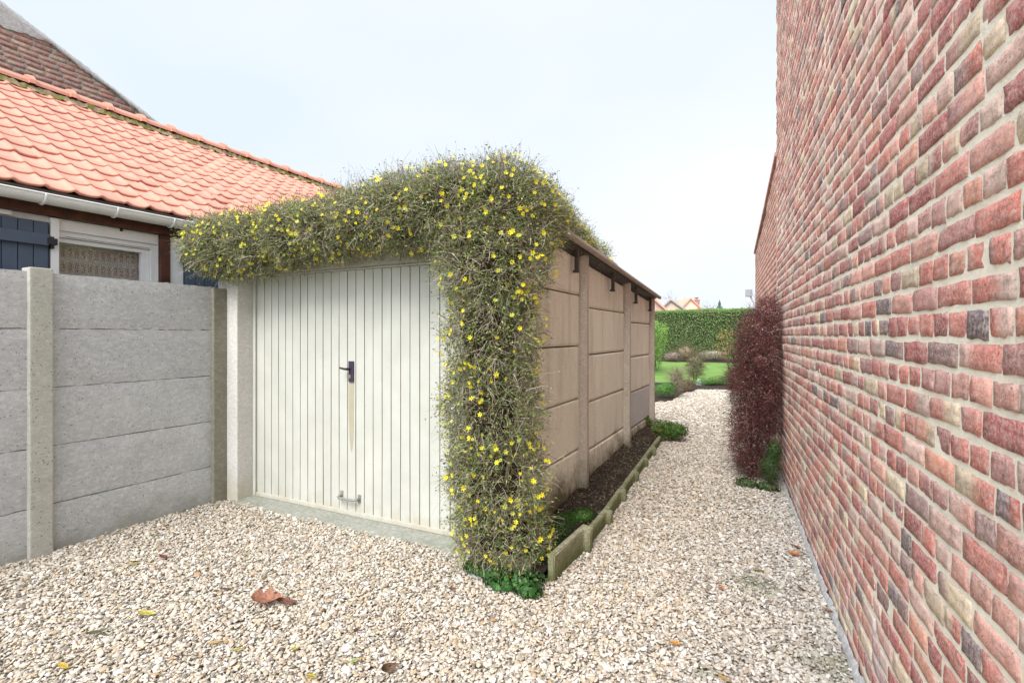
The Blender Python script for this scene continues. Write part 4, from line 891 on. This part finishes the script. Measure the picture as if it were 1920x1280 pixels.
# ------------------------------------------------------------------ garden beyond
HP = ([(.17, .30, .09), (.26, .39, .13), (.075, .16, .06), (.42, .50, .22), (.46, .40, .22)], [.3, .28, .2, .12, .1])
def hedge(name, x0, x1, y0, y1, zt_, label, pal, pr, n, size, seed, topx=0.):
    r = np.random.default_rng(seed); root = empty(name, ((x0+x1)/2, (y0+y1)/2, 0), label, 'hedge')
    A = [(x1-x0)*zt_, (y1-y0)*zt_, (x1-x0)*(y1-y0), (y1-y0)*zt_]; A = np.array(A)/sum(A); f = r.choice(4, n, p=A); a = r.random(n); b = r.random(n)
    P = np.zeros((n, 3)); N = np.zeros((n, 3))
    for k in range(4):
        m_ = f == k
        if k == 0: P[m_] = np.stack([x0+(x1-x0)*a[m_], np.full(m_.sum(), y0), zt_*b[m_]], 1); N[m_] = (0, -1, 0)
        if k == 1: P[m_] = np.stack([x1+topx*b[m_]*np.sin(b[m_]*2.2), y0+(y1-y0)*a[m_], zt_*b[m_]], 1); N[m_] = (1, 0, 0)
        if k == 2: P[m_] = np.stack([x0+(x1-x0)*a[m_], y0+(y1-y0)*b[m_], np.full(m_.sum(), zt_)], 1); N[m_] = (0, 0, 1)
        if k == 3: P[m_] = np.stack([np.full(m_.sum(), x0), y0+(y1-y0)*a[m_], zt_*b[m_]], 1); N[m_] = (-1, 0, 0)
    P = P+N*(nz(P*1.3, seed)*.10+nz(P*5, seed+1)*.04+r.normal(0, .05, n))[:, None]; P[:, 2] = np.maximum(P[:, 2], .02)
    V, F = leaves_vf(P, size, N*.5, .6, 1., seed); patch = nz(P*np.array([.9, .9, 1.3]), seed+3)
    lc = pick(pal, pr, n, 1, r, .25); brown = np.clip(patch*1.2-.35, 0, .55)[:, None]*(P[:, 2:3] > 1.2); lc = lc*(1-brown)+np.array([.26, .19, .09])*brown
    topb = (P[:, 2:3] > zt_-.16)*.6; lc = lc*(1-topb)+np.array([.20, .32, .08])*topb
    npmesh('foliage', V, F, M['leaf'], root, np.repeat(np.clip(lc, .01, .7), 4, 0))
    mb = MB(); mb.box((x0+.12, y0+.12, 0), (x1-.12, y1-.12, zt_-.14), .1); mb.build('branches', m_plain(name+'_inner', (.035, .045, .02), .95, .1, .4, 6, .02), root)
hedge('tall_hedge', -13, 8, 36, 37.4, 3.25, 'long tall clipped hedge closing the far end of the garden', *HP, 60000, .085, 51)
hedge('clipped_hedge', -6.6, -4.55, 20.3, 24.5, 2.12, 'lower bright green clipped hedge just right of the garage end', [(.23, .40, .08), (.34, .52, .13), (.12, .25, .05), (.46, .60, .22)], [.4, .3, .2, .1], 16000, .07, 52, topx=.35)
def at(px, D): r_ = (px-960)/FPX*D; return (-sS*D+cS*r_, cS*D+sS*r_)
def hz(py, D): return CAMH+(HZ-py)/FPX*D
def gshrub(name, px, py, D, wpx, hpx, label, pal, pr, n, size, seed, group=None, **k):
    x, y = at(px, D); w_ = wpx/FPX*D/2; h = hpx/FPX*D; return shrub(name, [(x, y, h*.55, w_, w_, h*.45), (x+.2*w_, y, h*.75, w_*.6, w_*.6, h*.25)], label, 'shrub', pal, pr, n, size, seed=seed, group=group, **k)
OL = ([(.30, .28, .17), (.20, .19, .10), (.42, .36, .24), (.16, .22, .08)], [.3, .3, .2, .2])
gshrub('round_shrub', 1303, 715, 17.2, 34, 52, 'round greyish brown shrub on a short trunk in the middle of the lawn edge', *OL, 2200, .05, 61, ntw=500, twl=.3, twr=.004, trunk_r=.02)
gshrub('loose_shrub', 1268, 748, 13.2, 26, 52, 'loose pale twiggy shrub at the gravel corner behind the garage', [(.42, .39, .27), (.25, .31, .13), (.32, .23, .18)], [.4, .35, .25], 1300, .04, 62, ntw=350, twl=.3, twr=.003, twc=(.2, .15, .11))
gshrub('brown_shrub', 1286, 735, 14.4, 34, 24, 'low reddish brown shrub beside the far gravel edge', [(.20, .13, .09), (.12, .16, .05), (.28, .20, .14)], [.4, .3, .3], 1300, .04, 63, ntw=200, twr=.003)
gshrub('beige_shrub', 1285, 668, 31, 30, 28, 'domed beige shrub against the tall hedge', [(.46, .36, .24), (.34, .27, .17), (.28, .29, .14)], [.5, .3, .2], 2200, .09, 64, ntw=300, twl=.5, twr=.008)
gshrub('dry_shrub', 1262, 674, 30.5, 34, 18, 'low dry brown shrub left of the domed beige shrub', [(.36, .26, .23), (.26, .21, .18), (.44, .36, .30)], [.5, .3, .2], 1600, .08, 65, ntw=200, twl=.4, twr=.007)
gshrub('dry_shrub', 1335, 674, 31.5, 60, 20, 'wide pale dry shrub in front of the tall hedge', [(.42, .37, .29), (.28, .29, .17), (.34, .27, .21)], [.4, .3, .3], 2600, .08, 66, ntw=300, twl=.4, twr=.007)
gshrub('yellow_shrub', 1368, 716, 16.4, 20, 30, 'small yellow green shrub beside the red shrub at the lawn edge', [(.38, .36, .12), (.20, .24, .07), (.12, .14, .05)], [.4, .4, .2], 1000, .045, 67, ntw=150, twr=.003)
gshrub('flat_green_plant', 1338, 724, 16.3, 34, 16, 'bright green low plant between the other two at the far gravel edge', [(.10, .26, .05), (.16, .34, .08), (.25, .22, .1)], [.4, .3, .3], 1300, .045, 71, ntw=0)
gshrub('flat_green_plant', 1246, 750, 12.9, 46, 30, 'bright green low plant behind the garage corner at the gravel', [(.10, .26, .05), (.16, .34, .08), (.06, .14, .03)], [.4, .3, .3], 1700, .04, 68, ntw=0)
gshrub('flat_green_plant', 1320, 727, 16.2, 44, 14, 'bright green low plant right of the white boulder', [(.10, .26, .05), (.16, .34, .08), (.06, .14, .03), (.25, .17, .1)], [.35, .3, .25, .1], 1500, .045, 69, ntw=0)
gshrub('flat_green_plant', 1356, 727, 16.3, 34, 16, 'bright green low plant nearest the red shrub on the gravel edge', [(.08, .22, .05), (.14, .30, .07), (.06, .12, .03)], [.35, .35, .3], 1300, .045, 70, ntw=0)
def tree(name, px, D, ztop, label, pal, pr, crown, n, size, seed, bare=False, lean=0., zc=None, tr_=.05):
    x, y = at(px, D); r = np.random.default_rng(seed); root = empty(name, (x, y, 0), label, 'tree')
    mb = MB(); mb.c = (.11, .085, .06); pts = [(x+lean*(k/8)**1.3, y, ztop*.92*k/8) for k in range(9)]; mb.tube(pts, [tr_*(1-.75*k/8) for k in range(9)], 7); 
    for i in range(16 if bare else 9):
        k = r.uniform(.35, .95); a = r.uniform(0, 6.3); b0 = np.array([x+lean*k**1.3, y, ztop*.92*k]); l_ = crown[0]*r.uniform(.5, 1.); e_ = b0+np.array([math.cos(a)*l_, math.sin(a)*l_, l_*r.uniform(.3, 1.1)])
        mb.tube([b0, (b0+e_)/2+r.normal(0, .05*l_, 3), e_], [tr_*.3, tr_*.2, tr_*.06], 5)
    mb.build('trunk', M['twig'], root)
    zc = ztop-crown[1] if zc is None else zc
    d = unit(r.normal(size=(n, 3))); P = np.array([x+lean*.8, y, zc])+d*np.array([crown[0], crown[0], crown[1]])*(r.uniform(.05, 1, n)**(1/3))[:, None]
    if not bare:
        P = P[nz(P*2.2/crown[0]*1.5, seed) > -.25]; V, F = leaves_vf(P, size, None, .5, 1., seed); npmesh('crown', V, F, M['leaf'], root, pick(pal, pr, len(P), 4, r))
    else:
        V, F, _ = twigs_vf(P, unit(d+np.array([0, 0, .7])+r.normal(size=d.shape)*.5), np.full(len(P), size*6), np.full(len(P), size*.09), 4, 0., .4, seed); npmesh('crown', V, F, M['twig'], root, pick([(.16, .12, .09)], [1], len(P), 12, r))
    return root
x, y = at(1368, 15.3)
tree('young_tree', 1368, 15.6, hz(625, 15.6), 'thin young tree with sparse orange and green leaves beside the red shrub', [(.42, .17, .07), (.30, .30, .08), (.16, .22, .06)], [.35, .35, .3], (.35, .5), 420, .07, 81, lean=-.12, zc=1.35, tr_=.022)
# conifer and bare trees above the hedge
def conifer(px, D, ztop, rad, label, seed):
    x, y = at(px, D); r = np.random.default_rng(seed); root = empty('conifer', (x, y, 0), label, 'tree'); mb = MB(); mb.c = (.1, .07, .05); mb.tube([(x, y, 0), (x, y, ztop)], [.18, .02], 6); mb.build('trunk', M['twig'], root)
    n = 5200; t = r.random(n)**.6; z = ztop*(1-t*.8); rr = rad*t*(.55+.45*np.abs(np.sin(t*26)))*r.uniform(.2, 1, n)**.5; a = r.uniform(0, 6.3, n); rr = rr*1.5; P = np.stack([x+rr*np.cos(a), y+rr*np.sin(a), z-.15*rr], 1)
    V, F = leaves_vf(P, .22, None, .35, 1., seed); npmesh('crown', V, F, M['leaf'], root, pick([(.08, .17, .09), (.11, .21, .11), (.16, .27, .15)], [.4, .4, .2], n, 4, r))
conifer(1349, 62, hz(562, 62), 1.35, 'dark green pointed conifer rising above the far hedge', 82)
tree('bare_tree', 1254, 70, hz(546, 70), 'tall thin bare tree behind the grey roofed house', [(.1, .08, .06)], [1], (1.1, 2.0), 130, .11, 83, bare=True, tr_=.10)
tree('bare_tree', 1326, 75, hz(566, 75), 'wide bare tree right of the house with orange verge', [(.1, .08, .06)], [1], (1.6, 1.5), 150, .11, 84, bare=True, tr_=.10)
mb = MB(); x, y = at(1283.5, 80); mb.tube([(x, y, 0), (x, y, hz(553, 80))], [.10, .06], 8); mb.box((x-.25, y-.03, hz(560, 80)), (x+.25, y+.03, hz(560, 80)+.06)); o = mb.build('utility_pole', m_plain('grey_pole', (.42, .42, .44), .8, .2)); tag(o, 'thin grey pole between the two gabled houses', 'pole')
# distant houses: gable ends facing the garden
def far_house(px0, pxp, px1, pye0, pyp, pye1, D, depth, wallc, roofc, label, chim=None, extra=None):
    x0, y0 = at(px0, D); x1, y1 = at(px1, D); xp, yp = at(pxp, D); ze0, zp, ze1 = hz(pye0, D), hz(pyp, D), hz(pye1, D); cx, cy = (x0+x1)/2, (y0+y1)/2
    root = empty('distant_house', (cx, cy, 0), label, 'house'); dx, dy = (x1-x0), (y1-y0); L_ = math.hypot(dx, dy); nx_, ny_ = -dy/L_, dx/L_
    if nx_*x0+ny_*y0 < 0: nx_, ny_ = -nx_, -ny_
    g = [(x0, y0, 0), (x1, y1, 0), (x1, y1, ze1), (xp, yp, zp), (x0, y0, ze0)]; bk = [(a+nx_*depth, b+ny_*depth, c) for a, b, c in g]
    mb = MB(); mb.add(g+bk, [(0, 1, 2, 3, 4), (5, 6, 7, 8, 9), (0, 1, 6, 5), (1, 2, 7, 6), (0, 4, 9, 5)]); mb.build('wall', m_plain('wall_of_'+label[:12], wallc, .9, .15, .12, 3), root)
    mb = MB(); t = .22; ux, uy = dx/L_, dy/L_
    for (a, za, b, zb, s_) in (((x0, y0), ze0, (xp, yp), zp, -1), ((x1, y1), ze1, (xp, yp), zp, 1)):
        o_ = .35; sl_ = (zb-za)/max(.1, math.hypot(b[0]-a[0], b[1]-a[1])); ax, ay, az = a[0]+ux*o_*s_, a[1]+uy*o_*s_, za-sl_*o_
        q = [(ax, ay, az), (b[0], b[1], zb), (b[0], b[1], zb+t), (ax, ay, az+t)]; f_ = [(p[0]-nx_*.3, p[1]-ny_*.3, p[2]+.01) for p in q]; e_ = [(p[0]+nx_*(depth+.3), p[1]+ny_*(depth+.3), p[2]+.01) for p in q]
        mb.add(f_+e_, [(0, 1, 2, 3), (4, 5, 6, 7), (0, 1, 5, 4), (1, 2, 6, 5), (2, 3, 7, 6), (3, 0, 4, 7)])
    rf = mb.build('roof', m_plain('roof_of_'+label[:12], roofc, .85, .2, .2, 4, .02), root)
    if chim:
        pc, pt, dd_ = chim; x, y = at(pc, D+dd_); w_ = .38; z = hz(pt, D+dd_); mb = MB(); mb.box((x-w_, y-w_, z-2.4), (x+w_, y+w_, z), .02); mb.box((x-w_-.06, y-w_-.06, z), (x+w_+.06, y+w_+.06, z+.12), .02); mb.box((x-.16, y-.16, z+.12), (x+.16, y+.16, z+.42), .02); mb.box((x-.3, y-.3, z+.42), (x+.3, y+.3, z+.5), .01)
        mb.build('chimney', m_plain('chimney_brick', (.36, .20, .17), .9, .2, .2, 6), rf)
    return root
far_house(1233, 1256, 1306, 585, 563.5, 598, 58, 12, (.60, .47, .38), (.36, .34, .36), 'pale brick house with grey roof behind the hedge, left of centre')
far_house(1268, 1294, 1332, 588, 561, 597, 72, 12, (.68, .55, .43), (.66, .33, .24), 'cream gabled house with orange roof edge and chimney behind the hedge', (1306, 563.5, 6))
far_house(1120, 1172, 1252, 560, 514, 587, 44, 9, (.52, .36, .30), (.66, .36, .30), 'pink tiled roof showing behind the far end of the garage roof')
def wide_house(px0, px1, pyt, pyb, D, label, roofc):
    x0, y0 = at(px0, D); x1, y1 = at(px1, D); zt_, zb = hz(pyt, D), hz(pyb, D); L_ = math.hypot(x1-x0, y1-y0); nx_, ny_ = -(y1-y0)/L_, (x1-x0)/L_
    if nx_*x0+ny_*y0 < 0: nx_, ny_ = -nx_, -ny_
    root = empty('distant_house', ((x0+x1)/2, (y0+y1)/2, 0), label, 'house'); e = lambda x, y, d, z: (x+nx_*d, y+ny_*d, z)
    mb = MB(); mb.add([e(x0, y0, .4, 0), e(x1, y1, .4, 0), e(x1, y1, .4, zb), e(x0, y0, .4, zb), e(x0, y0, 7.6, 0), e(x1, y1, 7.6, 0), e(x1, y1, 7.6, zb), e(x0, y0, 7.6, zb), e(x0, y0, 4, zt_-.1), e(x1, y1, 4, zt_-.1)],
                      [(0, 1, 2, 3), (4, 5, 6, 7), (0, 3, 8, 7, 4), (1, 2, 9, 6, 5)]); mb.build('wall', m_plain('render_of_'+label[:10], (.55, .48, .42), .9, .15), root)
    mb = MB(); mb.add([e(x0, y0, 0, zb-.2), e(x1, y1, 0, zb-.2), e(x1, y1, 4, zt_), e(x0, y0, 4, zt_), e(x1, y1, 8, zb-.2), e(x0, y0, 8, zb-.2), e(x0, y0, 4, zt_-.15), e(x1, y1, 4, zt_-.15)], [(0, 1, 2, 3), (3, 2, 4, 5), (0, 1, 7, 6), (6, 7, 4, 5)]); mb.build('roof', m_plain('tiles_of_'+label[:10], roofc, .85, .2, .25, 3, .02), root)
wide_house(1318, 1358, 579, 590, 66, 'long low house with dull red roof just above the hedge', (.42, .20, .16))
wide_house(1180, 1247, 573, 590, 40, 'low house with a bright pink roof at the end of the garage', (.70, .33, .29))

# ------------------------------------------------------------------ fallen leaves
def leaf_obj(px, py, L_, c, label, curl=.3, wide=.5, rotz=0., tilt=.1, lobes=False, z=0.018):
    x, y = gpt(px, py, .01); n = 10; mb = MB(); mb.c = c; Vv = []; 
    for i in range(n+1):
        t = i/n; w_ = wide*L_*.5*math.sin(math.pi*min(1, t*.93+.04))**.8*(1-.3*t)
        if lobes: w_ *= (.45+.55*abs(math.sin(t*math.pi*2.7+.4)))*1.3
        cz = curl*L_*(t-.5)**2*1.2
        for j, a in enumerate((-1, -.5, 0, .5, 1)): Vv.append(((t-.5)*L_, a*w_, cz+abs(a)**1.5*w_*curl*.9+.0012*random.gauss(0, 1)))
    mb.add(Vv, [(i*5+j, i*5+j+1, (i+1)*5+j+1, (i+1)*5+j) for i in range(n) for j in range(4)])
    mb.tube([(-.5*L_-.12*L_, 0, curl*L_*.35), (-.5*L_, 0, curl*L_*.3), (.3*L_, 0, .002)], [.0012, .0012, .0006], 4)
    o = mb.build('fallen_leaf', M['dead_leaf'], None, True); o.location = (x, y, z); o.rotation_euler = (tilt, random.uniform(-.1, .1), rotz)
    return tag(o, label, 'leaf', 'fallen leaves on the gravel')
leaf_obj(500, 1130, .17, (.34, .145, .09), 'large ragged reddish brown leaf, biggest on the gravel in front of the garage door', .7, .8, .5, .16, True)
leaf_obj(537, 1130, .15, (.17, .055, .035), 'narrow dark red brown leaf touching the large ragged one', .35, .32, .25, .2)
leaf_obj(275, 1152, .11, (.50, .44, .08), 'yellow leaf with green edge left of the large ragged brown leaf', .3, .4, .4)
leaf_obj(182, 1188, .10, (.10, .11, .05), 'dark green leaf lying in the lower left of the gravel', .4, .4, 1.)
leaf_obj(307, 1046, .075, (.16, .03, .03), 'small dark red leaf near the concrete fence', .5, .5, .2)
leaf_obj(252, 1058, .06, (.45, .40, .06), 'small yellow leaf beside the small dark red leaf near the fence', .2, .4, .8)
leaf_obj(119, 1251, .07, (.55, .40, .05), 'small golden leaf at the bottom left corner of the gravel', .2, .5, .1)
leaf_obj(446, 1220, .055, (.52, .46, .05), 'small bright yellow leaf below the large ragged brown leaf', .3, .4, 1.2)
leaf_obj(404, 1206, .075, (.60, .42, .16), 'long tan leaf left of the small bright yellow leaf', .15, .3, .7)
leaf_obj(551, 1218, .045, (.50, .48, .04), 'tiny yellow green leaf right below the narrow dark red brown leaf', .4, .5, 1.4)
leaf_obj(664, 1241, .055, (.42, .52, .13), 'pale lime green leaf at the bottom middle of the gravel', .2, .45, 1.1)
leaf_obj(669, 1185, .05, (.17, .08, .055), 'small curled brown leaf above the pale lime green leaf', .8, .6, 1.6)
leaf_obj(727, 1258, .085, (.14, .085, .055), 'curled dark brown leaf standing up near the bottom middle', 1., .6, 1.2, .6)
leaf_obj(424, 1106, .09, (.10, .06, .04), 'thin dark brown leaf above and left of the large ragged leaf', .3, .25, .5)
leaf_obj(585, 1271, .05, (.45, .36, .04), 'small mustard leaf at the very bottom edge of the picture', .3, .6, .2)
leaf_obj(1491, 1041, .085, (.45, .18, .08), 'round orange brown leaf on white gravel by the foot of the brick wall', .45, .8, .1)
leaf_obj(1493, 1026, .07, (.30, .14, .10), 'pinkish brown leaf just behind the round orange brown leaf', .3, .5, .0)
leaf_obj(1552, 1146, .075, (.34, .18, .09), 'brown leaf tucked against the cement foot of the brick wall', .35, .5, 2.4)
leaf_obj(1266, 1208, .06, (.62, .28, .05), 'bright orange leaf alone in the middle of the lower path', .3, .6, .4)
leaf_obj(1424, 1071, .06, (.22, .21, .04), 'olive green leaf beside the dirty patch in the path gravel', .2, .45, .1)
leaf_obj(1352, 1103, .045, (.60, .22, .07), 'small orange red leaf left of the dirty patch in the path gravel', .3, .6, .8)
leaf_obj(1502, 1105, .07, (.09, .04, .05), 'long dark purple leaf right of the dirty patch in the path gravel', .3, .35, 2.2)
leaf_obj(1356, 1273, .06, (.55, .34, .10), 'tan orange leaf at the bottom edge of the path', .2, .5, 2.6)
leaf_obj(1455, 882, .17, (.33, .15, .07), 'large curled orange brown leaf at the foot of the red shrub against the wall', .8, .75, 1.2, .7, z=.06)
leaf_obj(1442, 892, .12, (.20, .10, .06), 'brown leaf in front of the red shrub, left of the large curled one', .6, .6, .3, .3, z=.04)
leaf_obj(848, 1106, .05, (.20, .07, .05), 'small dark red leaf at the foot of the grey stones', .4, .6, .8)
leaf_obj(903, 1062, .055, (.16, .05, .045), 'dark wine red leaf between the stones and the jasmine foot', .5, .6, 1.9, .5, z=.05)
